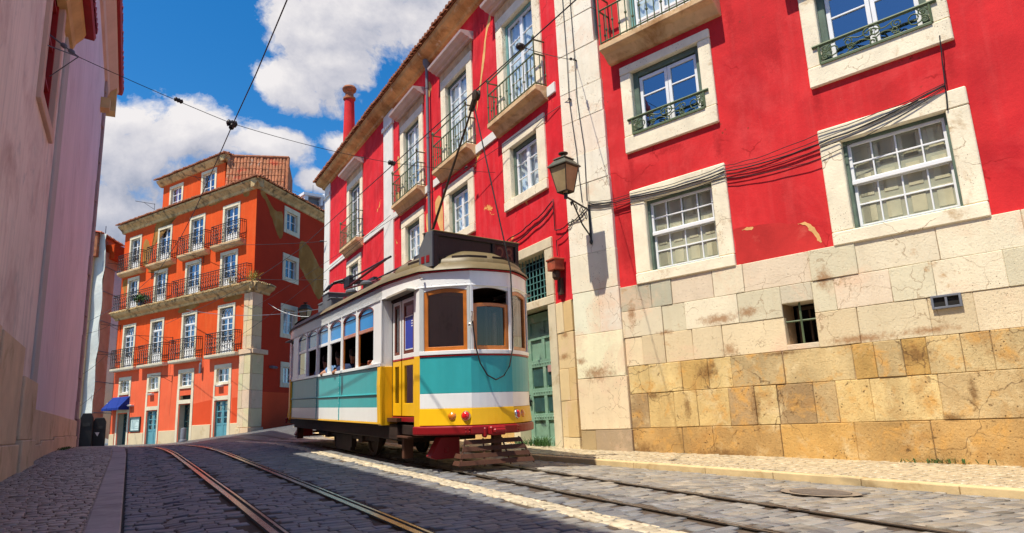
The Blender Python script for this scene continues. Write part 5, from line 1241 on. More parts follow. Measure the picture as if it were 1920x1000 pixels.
for e in (lambda F: F, rear):
    for F in (f1, f3):
        L = math.hypot(.6, .56)
        for s in ((0, .075), (L - .05, L + .0)): g.box(F, s[0], s[1], 1.752, 2.735, -.06, .012, 0)
    F = f2
    for s in ((-.0, .045), (.645, .69)): g.box(e(F), s[0], s[1], 1.752, 2.735, -.06, .014, 0)
    for F, L in ((f1, .82), (f2, .69), (f3, .82)):
        a, b = (.075, L - .05) if F is not f2 else (.045, .645)
        n = 10; pts = [(a + (b - a) * i / n, 2.662 + .045 * math.sin(math.pi * i / n)) for i in range(n + 1)]
        g.prism(e(F), pts + [(b, 2.74), (a, 2.74)], -.05, .005, 0)
    for F in (f1, f3):
        L = .82
        for s in ((0, .075), (L - .05, L)): g.box(rear(F), s[0], s[1], 1.752, 2.735, -.06, .012, 0) if e is rear else None
for e in ends:                                   # white door posts
    for sx in (-1, 1): pwall(g, [e(Vector((sx * .945, .563))), e(Vector((sx * .955, .78)))], 1.69, 2.735, .05, 0, .0)
TB(g, 'window_pillar', UM, bevel=.004)
g = MB()                                          # rivets on the letterboard and the side panels
for i in range(len(path) - 1):
    a, b = path[i], path[i + 1]; L_ = (b - a).length
    for k in range(max(1, int(L_ / .16))):
        q = a.lerp(b, (k + .5) / max(1, int(L_ / .16))); d = (b - a).normalized(); nn = Vector((d.y, -d.x)); nn = nn if nn.dot(q - Vector((0, min(max(q.y, 1.6), LT - 1.6)))) > 0 else -nn
        for z in (2.775, 2.93): g.lathe((q.x, q.y, z), [(.009, -.002), (.008, .004), (.002, .006)], 6, axis=(nn.x, nn.y, 0))
for s in (4.65, 6.65):
    for k in range(9): x, y, z = FSL.P(s, .72 + k * .1, .012); g.lathe((x, y, z), [(.008, -.002), (.007, .004), (.002, .006)], 6, axis=(-1, 0, 0))
TB(g, 'rivet_row', mt['t_white'])
# ---- roof
def ringpt(q, k):
    a = Vector((0, min(max(q.y, 1.35), LT - 1.35))); return a + (q - a) * k
g = MB(); ks = [1.045, 1.03, .97, .88, .76, .62, .46, .30, .14, .001]
zz_ = lambda k: 2.985 + .40 * max(0, 1 - (k / 1.045) ** 2.3) ** .72
vs = []; n = len(full)
for k in ks:
    for q in full:
        c = ringpt(q, k); vs.append((c.x, c.y, zz_(k)))
fs = [(j*n + i, j*n + (i+1) % n, (j+1)*n + (i+1) % n, (j+1)*n + i) for j in range(len(ks) - 1) for i in range(n)]
g.add(vs, fs); 
roofo = TB(g, 'roof', mt['t_roof'], smooth='all')
for e in ends:
    g = MB(); k0, k1 = .80, .001; kk = [.945, .935, .86, .72, .50, .2, .001]; zt = [-.01, .045, .065, .08, .085, .09, .09]; vs = []
    sub = [e(q) for q in full[2:len(path) - 2]]; n2 = len(sub)
    for k, dz in zip(kk, zt):
        for q in sub: c = ringpt(q, k); vs.append((c.x, c.y, zz_(k) + dz))
    g.add(vs, [(j*n2 + i, j*n2 + i + 1, (j+1)*n2 + i + 1, (j+1)*n2 + i) for j in range(len(kk) - 1) for i in range(n2 - 1)])
    rd_ = TB(g, 'roof_dome', mt['t_roof'], smooth='all')
    for a, b in ((1, 5), (6, 11), (12, 17), (18, 22)):
        g = MB(); pth = [ringpt(e(q), .90) for q in full[2:len(path) - 2][a:b + 1]]
        pwall(g, pth, zz_(.90) + .035, zz_(.90) + .075, .03, 0, .02); TB(g, 'vent_slot', mt['t_under'], rd_)
# ---- side windows
for F, side in ((FSL, 0), (FSR, 1)):
    for i, w_ in enumerate(WY):
        n = 16; a, b = w_ + .012, w_ + WW - .012
        arch = lambda a, b, z, r: [(b - (b - a) * j / n, z + r * math.sin(math.pi * j / n) ** .5) for j in range(n + 1)]
        g = MB(); out_ = [(a, 2.26), (b, 2.26)] + arch(a, b, 2.59, .112); inn = [(a + .03, 2.325), (b - .03, 2.325)] + arch(a + .03, b - .03, 2.58, .10)
        g.ring(F, out_, inn, -.05, -.012)
        g.box(F, a, a + .025, 1.665, 2.26, -.05, -.02, 0); g.box(F, b - .025, b, 1.665, 2.26, -.05, -.02, 0)
        if i == 5 and side == 0: g.box(F, a + .025, b - .025, 1.665, 1.74, -.05, -.014)
        wm = mt['t_wood'] if i < 2 else mt['t_lav']  if 't_lav' in mt else mt['t_white']
        wd = TB(g, 'side_window', wm if side == 0 else mt['t_dwood'], bevel=.003)
        g = MB(); pl = [(a + .02, 2.315), (b - .02, 2.315)] + arch(a + .02, b - .02, 2.58, .11); g.add([F.P(s, z, -.03) for s, z in pl], [tuple(range(len(pl)))])
        TB(g, 'transom_pane', mt['t_transom'], wd)
        g = MB(); g.ring(F, [(a - .004, 2.60)] + [(b + .004, 2.60)] + arch(a - .004, b + .004, 2.602, .118), [(a + .012, 2.6), (b - .012, 2.6)] + arch(a + .012, b - .012, 2.59, .106), -.03, -.003); TB(g, 'arch_trim', mt['t_dwood'], wd)
        if side == 1: g = MB(); g.box(F, a, b, 1.66, 2.32, -.09, -.055); TB(g, 'blind', mt['t_in'], wd)
        elif i == 5: g = MB(); g.quad(F.P(a + .02, 1.73, -.035), F.P(b - .02, 1.73, -.035), F.P(b - .02, 2.31, -.035), F.P(a + .02, 2.31, -.035)); TB(g, 'pane', glass('rear_side_glass', (.45, .5, .52), .38, (.9, .97, 1)), wd)
# ---- end windows
def endwin(F, s0, s1, z0, z1, r, pm, par=tram, p=-.02, name='end_window'):
    n = 10; arch = lambda a, b, z, r: [(b - (b - a) * j / n, z + r * math.sin(math.pi * j / n)) for j in range(n + 1)]
    g = MB(); t = .062
    g.ring(F, [(s0, z0), (s1, z0)] + arch(s0, s1, z1, r), [(s0 + t, z0 + t), (s1 - t, z0 + t)] + arch(s0 + t, s1 - t, z1 - t * .75, r * .8), p - .03, p + .02)
    w_ = TB(g, name, mt['t_wood'], bevel=.004)
    g = MB(); pl = [(s0 + t * .8, z0 + t * .8), (s1 - t * .8, z0 + t * .8)] + arch(s0 + t * .8, s1 - t * .8, z1 - t * .7, r * .8); g.add([F.P(s, z, p - .01) for s, z in pl], [tuple(range(len(pl)))])
    TB(g, 'pane', pm, w_); return w_
endwin(f1, .077, .77, 1.754, 2.655, .045, mt['t_film']); endwin(f3, .05, .745, 1.754, 2.655, .045, mt['t_glass']); endwin(f2, .046, .644, 1.754, 2.45, .022, mt['t_glass'])
for F, a, b in ((f1, .08, .768), (f2, .048, .642), (f3, .052, .742)): endwin(rear(F), a, b, 1.756, 2.62, .085, mt['t_film'])
# ---- door leaves
for e, sg in ((lambda q: q, 0), (lambda q: q, 1)):
    pass
def leaf(F, s0, s1, z0, z1, poster=None):
    g = MB(); m = .06; zl = 1.70; t0, t1 = -.02, .02
    g.box(F, s0, s0 + m, zl, z1, t0, t1, 0); g.box(F, s1 - m, s1, zl, z1, t0, t1, 0); g.box(F, s0 + m, s1 - m, z1 - m, z1, t0, t1, 0); g.box(F, s0 + m, s1 - m, zl, zl + .07, t0, t1, 0)
    g.box(F, s0, s1, zl - .03, zl, t0, t1 + .004, 2)
    m2 = .095; g.box(F, s0, s0 + m2, z0, zl - .03, t0, t1, 1); g.box(F, s1 - m2, s1, z0, zl - .03, t0, t1, 1); g.box(F, s0 + m2, s1 - m2, 1.58, zl - .03, t0, t1, 1); g.box(F, s0 + m2, s1 - m2, z0, z0 + .20, t0, t1, 1)
    d = TB(g, 'door_leaf', [mt['t_white'], mt['t_yellow'], mt['t_line']], bevel=.005)
    g = MB(); frame4(g, F, s0 + m, s1 - m, zl + .07, z1 - m, .05, -.015, .014); TB(g, 'sash', mt['t_dwood'], d)
    g = MB(); g.quad(*[F.P(s, z, 0) for s, z in rect(s0 + .09, s1 - .09, zl + .1, z1 - .09)]); TB(g, 'pane', mt['t_film'], d)
    g = MB(); g.quad(*[F.P(s, z, 0) for s, z in rect(s0 + .08, s1 - .08, z0 + .18, 1.60)]); TB(g, 'lower_pane', mt['t_film'], d)
    if poster:
        g = MB(); a, b, c, e_ = poster
        g.box(F, a, b, c, e_, -.012, .006); po = TB(g, 'poster', M('blue_poster', (.035, .06, .42), .4, .1, 2, 0), d)
        g = MB(); frame4(g, F, a - .012, b + .012, c - .012, e_ + .012, .016, -.01, .009); TB(g, 'border', mt['t_white'], po)
        g = MB()
        for kz in range(3): g.box(F, b - .12, b - .05, e_ - .09 - kz * .04, e_ - .075 - kz * .04, .006, .0085)
        TB(g, 'lettering', mt['t_white'], po)
    return d
for sx in (-1, 1):
    for e in (0, 1):
        F = Frame((sx * .91, 1.88 if e == 0 else LT - 1.88), (0, -1 if e == 0 else 1), (sx, 0))
        leaf(F, .02, .42, .79, 2.66); leaf(F, .48, 1.08, .79, 2.66, (.60, 1.0, 1.84, 2.36) if (sx < 0 and e == 0) else None)
        g = MB(); g.box(F, -.01, 1.10, .70, .775, -.2, .03); TB(g, 'door_sill', mt['t_red'], bevel=.008); g = MB(); g.box(F, .0, 1.10, 2.67, 2.74, -.06, .05); TB(g, 'door_header', mt['t_under'], bevel=.008)
        g = MB(); g.box(F, .43, .47, .79, 2.66, -.03, -.005); g.box(F, -.015, .012, .79, 2.70, -.03, .02); TB(g, 'door_gap', mt['t_under'])
        g = MB(); g.prism(Frame((0, F.o.y), (sx, 0), (0, F.d.y)), [(.86, 2.715), (1.11, 2.715), (1.11, 2.745), (.86, 2.745)], 0.0, 1.2); TB(g, 'door_soffit', mt['t_ceil'])
# ---- interior
g = MB(); g.box(WF, -1.02, 1.02, .70, .76, 1.4, LT - 1.4); g.box(WF, -.62, .62, .70, .76, .35, 1.4); g.box(WF, -.62, .62, .70, .76, LT - 1.4, LT - .35)
TB(g, 'floor', mt['t_in'])
g = MB(); g.box(WF, -1.0, 1.0, 2.86, 2.89, 1.3, LT - 1.3); g.box(WF, -.8, .8, 2.86, 2.89, .5, 1.3); TB(g, 'ceiling', mt['t_in'])
g = MB()
for yy in (1.95, LT - 2.0):
    g.box(WF, -.319, .319, .76, 2.86, yy + .01, yy + .04); g.box(WF, -1.04, -.32, .76, 2.86, yy, yy + .05); g.box(WF, .32, 1.04, .76, 2.86, yy, yy + .05)
g.box(WF, -1.05, -1.0, .76, 1.64, 2.0, LT - 2.05); g.box(WF, 1.0, 1.05, .76, 1.64, 2.0, LT - 2.05); TB(g, 'bulkhead', mt['t_in'])
for yy in [2.75 + .84 * i for i in range(8)]:
    for sx in (-1, 1):
        g = MB(); a, b = (.42 * sx, .98 * sx); g.box(WF, min(a, b), max(a, b), 1.12, 1.20, yy, yy + .42); g.box(WF, min(a, b), max(a, b), 1.2, 1.78, yy + .40, yy + .45); g.box(WF, min(a, b) + .05, max(a, b) - .05, .76, 1.12, yy + .1, yy + .34)
        TB(g, 'bench', mt['t_dwood'], bevel=.02)
g = MB(); g.box(WF, -.16, .16, .76, 1.68, .30, .52); g.lathe((0, .3, 1.75), [(.03, 0), (.03, .04), (.14, .05), (.14, .07), (.02, .09)], 12); TB(g, 'controller', mt['t_black'])
# ---- bumper, lights, coupler, lifeguards
for k, e in enumerate(ends):
    g = MB(); fr = [e(q) for q in [Vector((-.985, .66))] + fl + [Vector((.985, .66))]]
    pwall(g, fr, .515, .645, .07, 0, .06)
    bp = TB(g, 'bumper', mt['t_red'], bevel=.025, seg=3)
    for F, sl in ((f1, (.745, .80)), (f3, (.03, .085))):
        F = F if k == 0 else rear(F)
        for s in sl:
            for z in (.555, .605): g = MB(); x, y, z_ = F.P(s, z, .062); g.lathe((x, y, z_), [(.014, 0), (.013, .01), (.004, .016)], 8, axis=(F.n.x, F.n.y, 0)); TB(g, 'bolt', mt['t_red'], bp)
    for F, s, c in ((f1, .525, 0), (f1, .735, 1), (f3, .085, 1), (f3, .295, 0)):
        F = F if k == 0 else rear(F); x, y, z = F.P(s, .785, .018); ax = (F.n.x, F.n.y, .12)
        g = MB(); g.lathe((x, y, z), [(.075, -.03), (.078, .012), (.066, .03), (.060, .03)], 18, axis=ax); tl = TB(g, 'tail_light', mt['t_chrome'], smooth=True)
        g = MB(); g.lathe(Vector((x, y, z)) + Vector(ax).normalized() * .02, [(.062, 0), (.060, .015), (.045, .034), (.02, .042), (.002, .044)], 18, axis=ax)
        TB(g, 'lens', M('amber_lens', (.85, .22, .01), .15, .3, 30, .4, 60, .006, .6, coat=.8) if c == 0 else M('red_lens', (.70, .010, .012), .15, .3, 30, .4, 60, .006, .6, coat=.8), tl, smooth=True)
    g = MB(); s1 = 1 if k == 0 else -1; yo = 0 if k == 0 else LT
    g.box(WF, -.13, .13, .50, .63, min(yo - s1 * .17, yo), max(yo - s1 * .17, yo)); g.box(WF, -.10, .10, .53, .60, min(yo - s1 * .24, yo - s1 * .17), max(yo - s1 * .24, yo - s1 * .17)); g.box(WF, -.20, -.14, .47, .62, min(yo - s1 * .10, yo), max(yo - s1 * .10, yo))
    TB(g, 'coupler', mt['t_red'], bevel=.02)
    # slatted lifeguard
    g = MB(); zt, zb = .455, .075; yt, yb = yo + s1 * .02, yo - s1 * .15; wid = lambda t: .46 + .17 * t
    pt_ = lambda t: (yt + (yb - yt) * t, zt + (zb - zt) * t)
    for i in range(4):                                 # thin sloping slats in one plane
        t0, t1 = i / 4 + .03, i / 4 + .20
        (ya, za), (yc, zc) = pt_(t0), pt_(t1)
        w0, w1 = wid(t0), wid(t1); vs = []
        for dy in (0, s1 * .014): vs += [(-w0, ya + dy, za), (w0, ya + dy, za), (w1, yc + dy, zc), (-w1, yc + dy, zc)]
        g.add(vs, [(0, 1, 2, 3), (7, 6, 5, 4), (0, 4, 5, 1), (1, 5, 6, 2), (2, 6, 7, 3), (3, 7, 4, 0)])
    for sx in (-1, -.35, .35, 1):                      # bars behind the slats
        (ya, za), (yc, zc) = pt_(0), pt_(1)
        g.tube([(sx * wid(0) * .96, ya + s1 * .02, za), (sx * wid(1) * .96, yc + s1 * .02, zc)], .014, 5)
    for sx in (-1, 1):                                 # raking ends
        for t0, t1 in ((.53, .70), (.78, .95)):
            (ya, za), (yc, zc) = pt_(t0), pt_(t1); q = []
            for dx in (0, .012): q += [(sx * (wid(t0) - dx), ya, za), (sx * (wid(t0) - dx) , ya + s1 * .22, za), (sx * (wid(t1) - dx), yc + s1 * .26, zc), (sx * (wid(t1) - dx), yc, zc)]
            g.add(q, [(0, 1, 2, 3), (7, 6, 5, 4), (0, 4, 5, 1), (1, 5, 6, 2), (2, 6, 7, 3), (3, 7, 4, 0)])
    TB(g, 'lifeguard', mt['t_brown'], bevel=.004)
    g = MB(); g.prism(WF, [(-.62, .47), (-.30, .47), (-.30, .15), (-.70, .15), (-.78, .19)], min(yo + s1 * .55, yo + s1 * .75), max(yo + s1 * .55, yo + s1 * .75)); g.box(WF, -.56, -.50, .24, .32, yo + s1 * .53, yo + s1 * .56); TB(g, 'fender', mt['t_red'], bevel=.01)
    for sx in (-1, 1):
        g = MB(); g.box(WF, sx * .80 - .08, sx * .80 + .08, .12, .62, yo + s1 * 1.5 - .05, yo + s1 * 1.5 + .05); TB(g, 'step_hanger', mt['t_brown'], bevel=.006)
# ---- underframe, trucks and wheels
g = MB(); g.box(WF, -.92, .92, .50, .655, .75, LT - .75); g.box(WF, -.6, .6, .34, .52, 1.9, 8.9); g.box(WF, -.98, -.9, .42, .66, 1.5, 9.8); g.box(WF, .9, .98, .42, .66, 1.5, 9.8); TB(g, 'underframe', mt['t_under'], bevel=.01)
g = MB()
for sx in (-1, 1):
    x = sx * .70
    g.box(WF, x - .04, x + .04, .30, .44, 3.2, 8.0); g.box(WF, x - .05, x + .05, .12, .36, 5.0, 6.3)
    for yy in (4.25, 7.0):
        g.box(WF, x - .09, x + .09, .26, .50, yy - .14, yy + .14)
        for d in (-.42, .42):
            for j in range(6): g.lathe((x, yy + d, .36 + j * .028), [(.055, 0), (.06, .01), (.055, .02)], 8)
    g.box(WF, x - .05, x + .05, .05, .12, 5.1, 6.2)
TB(g, 'truck_frame', mt['t_under'])
for yy in (4.25, 7.0):
    for sx in (-1, 1):
        g = MB(); g.lathe((sx * .50, yy, .335), [(.335, -.06 * sx), (.335, .0), (.35, .0), (.36, .03 * sx), (.28, .035 * sx), (.26, .0), (.09, .0), (.09, .08 * sx)], 28, axis=(1, 0, 0)); TB(g, 'wheel', mt['rust_iron'], smooth=True)
g = MB(); g.box(WF, -.98, -.72, .455, .485, 3.0, 4.1); g.box(WF, -.98, -.72, .455, .485, 1.0, 2.0); g.box(WF, .72, .98, .455, .485, 1.0, 2.0); TB(g, 'step_board', mt['t_brown'], bevel=.004)
# ---- route box with its number
fb = Frame((-.80, .34), (1.70, .36), (.36, -1.70)); BL = 1.74
g = MB(); z0, z1 = 3.15, 3.60
g.box(fb, .0, .10, z0 - .1, z1, -.28, .012); g.box(fb, BL - .08, BL, z0 - .15, z1, -.28, .012); g.box(fb, .0, BL, z1 - .05, z1 + .012, -.28, .02); g.box(fb, .1, BL - .08, z0 + .03, z0 + .085, -.28, .012); g.box(fb, 1.17, 1.23, z0 + .05, z1 - .04, -.1, .010); g.box(fb, .10, BL - .08, z0 + .06, z1 - .04, -.28, -.02)
sb = TB(g, 'route_box', mt['t_black'], bevel=.006)
g = MB(); g.prism(Frame(fb.P(0, 0, 0)[:2], (-fb.n.x, -fb.n.y), (-fb.d.x, -fb.d.y)), [(-.012, z0 - .1), (.36, z0 - .1), (.36, z0 + .22), (.16, z1 + .01), (-.012, z1 + .01)], .0, .03); TB(g, 'end_plate', mt['t_grey'], sb, bevel=.004)
g = MB()
for s in (.06, .20): g.box(Frame(fb.P(0, 0, 0)[:2], (-fb.n.x, -fb.n.y), (-fb.d.x, -fb.d.y)), s, s + .09, z0 - .02, z0 + .09, .03, .035)
TB(g, 'socket', mt['t_red'], sb)
g = MB(); g.box(fb, -.01, BL + .01, z1 + .012, z1 + .03, -.30, .03); TB(g, 'box_lid', mt['t_roof'], sb, bevel=.008)
cu_ = bpy.data.curves.new('number', 'FONT'); cu_.body = '28'; cu_.size = .36; cu_.extrude = .002; cu_.align_x = 'CENTER'
to = bpy.data.objects.new('number', cu_); COL.objects.link(to); bpy.context.view_layer.update()
me_ = bpy.data.meshes.new_from_object(to.evaluated_get(bpy.context.evaluated_depsgraph_get())); bpy.data.objects.remove(to)
num = bpy.data.objects.new('number', me_); COL.objects.link(num); me_.materials.clear(); me_.materials.append(M('dim_number_leds', (.17, .055, .040), .5, .1, 20, 0))
num.parent = sb; xax = Vector((fb.d.x, fb.d.y, 0)); zax = Vector((0, 0, 1)); nax = Vector((fb.n.x, fb.n.y, 0))
mm = Matrix((xax, zax, nax)).transposed().to_4x4(); mm.translation = Vector(fb.P(1.45, z0 + .12, -.014)); num.matrix_local = mm
g = MB(); g.box(fb, 1.24, BL - .09, z0 + .09, z1 - .05, -.022, -.018); TB(g, 'number_panel', M('maroon_panel', (.055, .018, .022), .3, .2, 9, 0), sb)
# ---- roof equipment
g = MB(); g.prism(Frame((-.42, 0), (0, 1), (-1, 0)), [(1.35, 3.30), (1.35, 3.62), (1.55, 3.66), (2.9, 3.42), (2.9, 3.30)], -.5, .0); TB(g, 'trolley_plinth', mt['t_grey'], bevel=.01)
g = MB(); g.box(WF, -.40, .1, 3.52, 3.60, 1.55, 2.3); g.lathe((-.18, 2.2, 3.55), [(.14, 0), (.12, .06), (.05, .10), (.05, .22)], 12)
for yy in (1.7, 1.85, 2.0): g.tube([(-.4, yy, 3.66), (.1, yy, 3.66)], .025, 6)
g.tube([(-.36, 1.35, 3.66), (-.36, 1.42, 3.84), (-.3, 1.6, 3.88), (-.2, 2.1, 3.80)], .03, 8)
tb_ = TB(g, 'trolley_base', mt['t_black'])
iw = Matrix.Translation(tram.location) @ tram.rotation_euler.to_matrix().to_4x4(); iw.invert()
WZ = lambda y: 6.07 + .041 * y                       # the trolley wire over the tram
tip = iw @ Vector((4.77, 9.54, WZ(9.54) - .05)); foot = Vector((-.18, 2.25, 3.72))
g = MB(); dd = (tip - foot); g.tube([foot, foot + dd * .5, tip], .027, 8, r1=.016); tp = TB(g, 'trolley_pole', mt['rust_iron'], smooth=True)
g = MB(); u = dd.normalized(); g.tube([tip - u * .34, tip - u * .15, tip - u * .05], .05, 8); g.lathe(tip - u * .06, [(.03, -.05), (.09, -.04), (.07, 0), (.09, .04), (.03, .05)], 14, axis=(1, 0, 0)); TB(g, 'trolley_wheel', mt['rust_iron'], tp, smooth=True)
g = MB()
for sx in (-.35, .35):
    g.box(WF, sx - .03, sx + .03, 3.46, 3.53, 4.6, 7.2); g.tube([(sx, 4.7, 3.56), (sx * .9, 7.4, 3.78), (sx * .8, 4.3, 3.95)], .030, 6)
g.box(WF, -.4, .4, 3.46, 3.55, 4.55, 4.65); g.box(WF, -.4, .4, 3.46, 3.55, 7.1, 7.25); g.box(WF, -.2, .2, 3.5, 3.66, 5.1, 5.7); g.tube([(-.3, 6.6, 3.5), (-.3, 7.4, 3.85)], .035, 6)
pg = TB(g, 'pantograph', mt['t_maroon'])
g = MB()
for yy in (7.3, 7.55, 7.8): g.tube([(-.66, yy + .35, 3.80), (-.58, yy + .1, 3.94), (-.4, yy, 4.0), (.4, yy, 4.0), (.58, yy + .1, 3.94), (.66, yy + .35, 3.80)], .024, 6)
for sx in (-.3, .3): g.tube([(sx, 3.9, 3.93), (sx, 7.8, 3.99)], .022, 6); g.box(WF, sx - .05, sx + .05, 3.8, 4.05, 6.9, 7.4)
TB(g, 'collector', mt['t_black'], pg)
for yy in (4.75, 5.95): g = MB(); g.lathe((-.55, yy, 3.1), [(.075, 0), (.075, .35), (.13, .37), (.13, .41), (.07, .45), (.01, .46)], 14); TB(g, 'roof_ventilator', mt['t_grey'], smooth=True)
for (x0, x1, y0, y1, z) in ((-.55, .5, 8.15, 8.75, 3.80), (-.62, -.2, 7.55, 7.9, 3.58), (-.4, .4, 9.5, 9.9, 3.72), (-.5, .3, 8.95, 9.3, 3.64)):
    g = MB(); g.box(WF, x0, x1, 3.2, z, y0, y1); g.box(WF, x0 - .015, x1 + .015, z - .03, z + .012, y0 - .015, y1 + .015); TB(g, 'resistor_box', mt['t_grey'], bevel=.012)
g = MB(); g.lathe((-.4, 3.3, 3.18), [(.34, 0), (.33, .10), (.26, .22), (.12, .28), (.01, .29)], 18); TB(g, 'roof_ventilator', mt['t_roof'], smooth=True)
# ---- rope and cleats
g = MB(); hang = [tip - u * .2, Vector((.20, .05, 3.9)), Vector((.31, -.10, 3.0)), Vector((.335, -.085, 2.2)), Vector((.32, -.075, 1.75)), Vector((.26, -.075, 1.50)), Vector((.16, -.075, 1.36)), Vector((.02, -.085, 1.30)), Vector((-.12, -.085, 1.37)), Vector((-.23, -.075, 1.55)), Vector((-.30, -.07, 1.80)), Vector((-.33, -.05, 2.15)), Vector((-.34, -.04, 2.25))]
g.tube(hang, .011, 6); TB(g, 'rope', mt['iron'], smooth=True)
g = MB(); g.tube([(-.33, -.02, 2.32), (-.33, -.06, 2.30), (-.345, -.06, 2.18), (-.33, -.02, 2.16)], .014, 6); g.lathe((-.37, -.02, 2.12), [(.02, 0), (.03, .02), (.012, .05)], 8, axis=(0, -1, 0)); TB(g, 'cleat', mt['t_chrome']); g = MB(); g.tube([(-.92, .48, 2.88), (-.99, .42, 2.87)], .018, 6); TB(g, 'cleat', mt['t_chrome'])

# ------------------------------------------------------------------ passengers at the open windows
def skin_mesh(name, pts, edges, mat, par, sub=2):
    """pts: [(x,y,z,r)]"""
    me = bpy.data.meshes.new(name); me.from_pydata([p[:3] for p in pts], edges, []); me.materials.append(mat)
    o = bpy.data.objects.new(name, me); COL.objects.link(o)
    md = o.modifiers.new('skin', 'SKIN'); bpy.context.view_layer.update()
    if not me.skin_vertices: me.skin_vertices.new(name='s') if hasattr(me.skin_vertices, 'new') else None
    for sv, p in zip(me.skin_vertices[0].data, pts): sv.radius = (p[3], p[3]); sv.use_root = False
    me.skin_vertices[0].data[0].use_root = True
    md.use_smooth_shade = True
    s = o.modifiers.new('sub', 'SUBSURF'); s.levels = 1; s.render_levels = sub
    o.parent = par; return o
def passenger(label, pos, face, shirt, hair, skin, lean, elbow):
    """seated figure; face = +1 looks along +y; the window side is -x"""
    root = thing('person', label, 'person', iw.inverted() @ Vector(pos), tuple(tram.rotation_euler), 'passengers at the open tram windows')
    f = face; k = 1.06; S = lambda x, y, z, r: (x * k, y * f * k, z * k, r * k)
    ex, ey, ez = elbow; hx, hy, hz = (ex + .10, ey + .20, ez + .04)
    pts = [S(0, 0, .10, .15), S(0, .0, .30, .14), S(0, .01 + lean, .50, .15), S(0, .02 + lean, .60, .075), S(0, .04 + lean, .68, .055), S(0, .06 + lean, .76, .085), S(0, .06 + lean, .86, .09),
           S(-.19, .01 + lean, .54, .062), S(ex, ey, ez, .046), S(hx, hy, hz, .033), S(hx + .01, hy + .07, hz, .036),
           S(.19, .01 + lean, .54, .062), S(.24, .06, .30, .046), S(.14, .28, .24, .033), S(.11, .35, .24, .036),
           S(-.10, .02, .08, .09), S(-.11, .42, .09, .062), S(-.11, .42, -.32, .040), S(-.11, .55, -.36, .038),
           S(.10, .02, .08, .09), S(.11, .42, .09, .062), S(.11, .42, -.32, .040), S(.11, .55, -.36, .038), S(0, .16 + lean, .80, .022)]
    ed = [(0, 1), (1, 2), (2, 3), (3, 4), (4, 5), (5, 6), (2, 7), (7, 8), (8, 9), (9, 10), (2, 11), (11, 12), (12, 13), (13, 14), (0, 15), (15, 16), (16, 17), (17, 18), (0, 19), (19, 20), (20, 21), (21, 22), (5, 23)]
    for hv, sx in ((10, -1), (14, 1)):
        b = pts[hv]
        for q in range(5):
            i = len(pts); dx = (q - 1.5) * .017 if q < 4 else .045 * sx; L = (.055, .065, .06, .048, .03)[q]
            pts += [(b[0] + dx, b[1] + f * (.02 + L * .5), b[2] - .004, .0095), (b[0] + dx * 1.15, b[1] + f * (.02 + L), b[2] - .022, .008)]
            ed += [(hv, i), (i, i + 1)]
    body = skin_mesh('body', pts, ed, skin, root)
    sp = [S(0, 0, .10, .165), S(0, 0, .30, .155), S(0, .01 + lean, .50, .165), S(0, .015 + lean, .58, .09), S(-.20, .01 + lean, .54, .078), S(-.20 + (ex + .20) * .62, .01 + lean + (ey - lean) * .6, .54 + (ez - .54) * .62, .066), S(.20, .01 + lean, .54, .078), S(.235, .045, .40, .066)]
    skin_mesh('shirt', sp, [(0, 1), (1, 2), (2, 3), (2, 4), (4, 5), (2, 6), (6, 7)], shirt, root)
    tp_ = [S(0, 0, .05, .15), S(-.10, .04, .08, .10), S(-.11, .42, .09, .075), S(-.11, .42, -.28, .055), S(.10, .04, .08, .10), S(.11, .42, .09, .075), S(.11, .42, -.28, .055)]
    skin_mesh('trousers', tp_, [(0, 1), (1, 2), (2, 3), (0, 4), (4, 5), (5, 6)], M('dark_trousers', (.03, .035, .05), .9), root)
    hp = [S(0, -.005 + lean, .74, .08), S(0, .03 + lean, .86, .108), S(0, .07 + lean, .93, .075)]
    skin_mesh('hair', hp, [(0, 1), (1, 2)], hair, root)
    for sx in (-1, 1):
        g = MB(); c = Vector(S(sx * .035, .148 + lean, .83, 0)[:3]); g.lathe(c, [(.004, -.012), (.012, 0), (.004, .012)], 8); g.build('eye', mt['room'], root, world=False)
    g = MB(); c = Vector(S(0, .145 + lean, .745, 0)[:3]); g.lathe(c, [(.003, -.025), (.009, 0), (.003, .025)], 6, axis=(1, 0, 0)); g.build('mouth', mt['t_maroon'], root, world=False)
    return root
sk1 = M('skin', (.50, .26, .17), .55, .08, 6, 0); sk2 = M('tanned_skin', (.40, .18, .10), .55, .08, 6, 0)
hb = M('dark_hair', (.012, .008, .006), .5, .3, 20, 0)
blue1 = M('light_blue_shirt', (.16, .30, .55), .9, .1, 8, .1, 60); blue2 = M('navy_shirt', (.03, .05, .13), .9, .1, 8); blue3 = M('grey_blue_shirt', (.15, .19, .34), .9, .1, 8); wht = M('white_shirt', (.70, .68, .66), .9, .1, 8)
SE = 1.16
passenger('seated passenger in grey blue shirt, at the second window from the tram far end', (-.80, 7.05, SE), 1, blue3, hb, sk1, .02, (-.27, .12, .40))
passenger('seated passenger with dark hair and light blue T-shirt, arm on the sill', (-.78, 5.95, SE + .03), 1, blue1, hb, sk1, .0, (-.36, .10, .42))
passenger('seated passenger in dark navy shirt with bare elbow out at the window', (-.78, 4.80, SE), 1, blue2, hb, sk2, .0, (-.36, .18, .44))
passenger('seated passenger with a white sleeve at the window beside the tram door', (-.80, 2.52, SE - .02), 1, wht, hb, sk1, .0, (-.30, .10, .44))
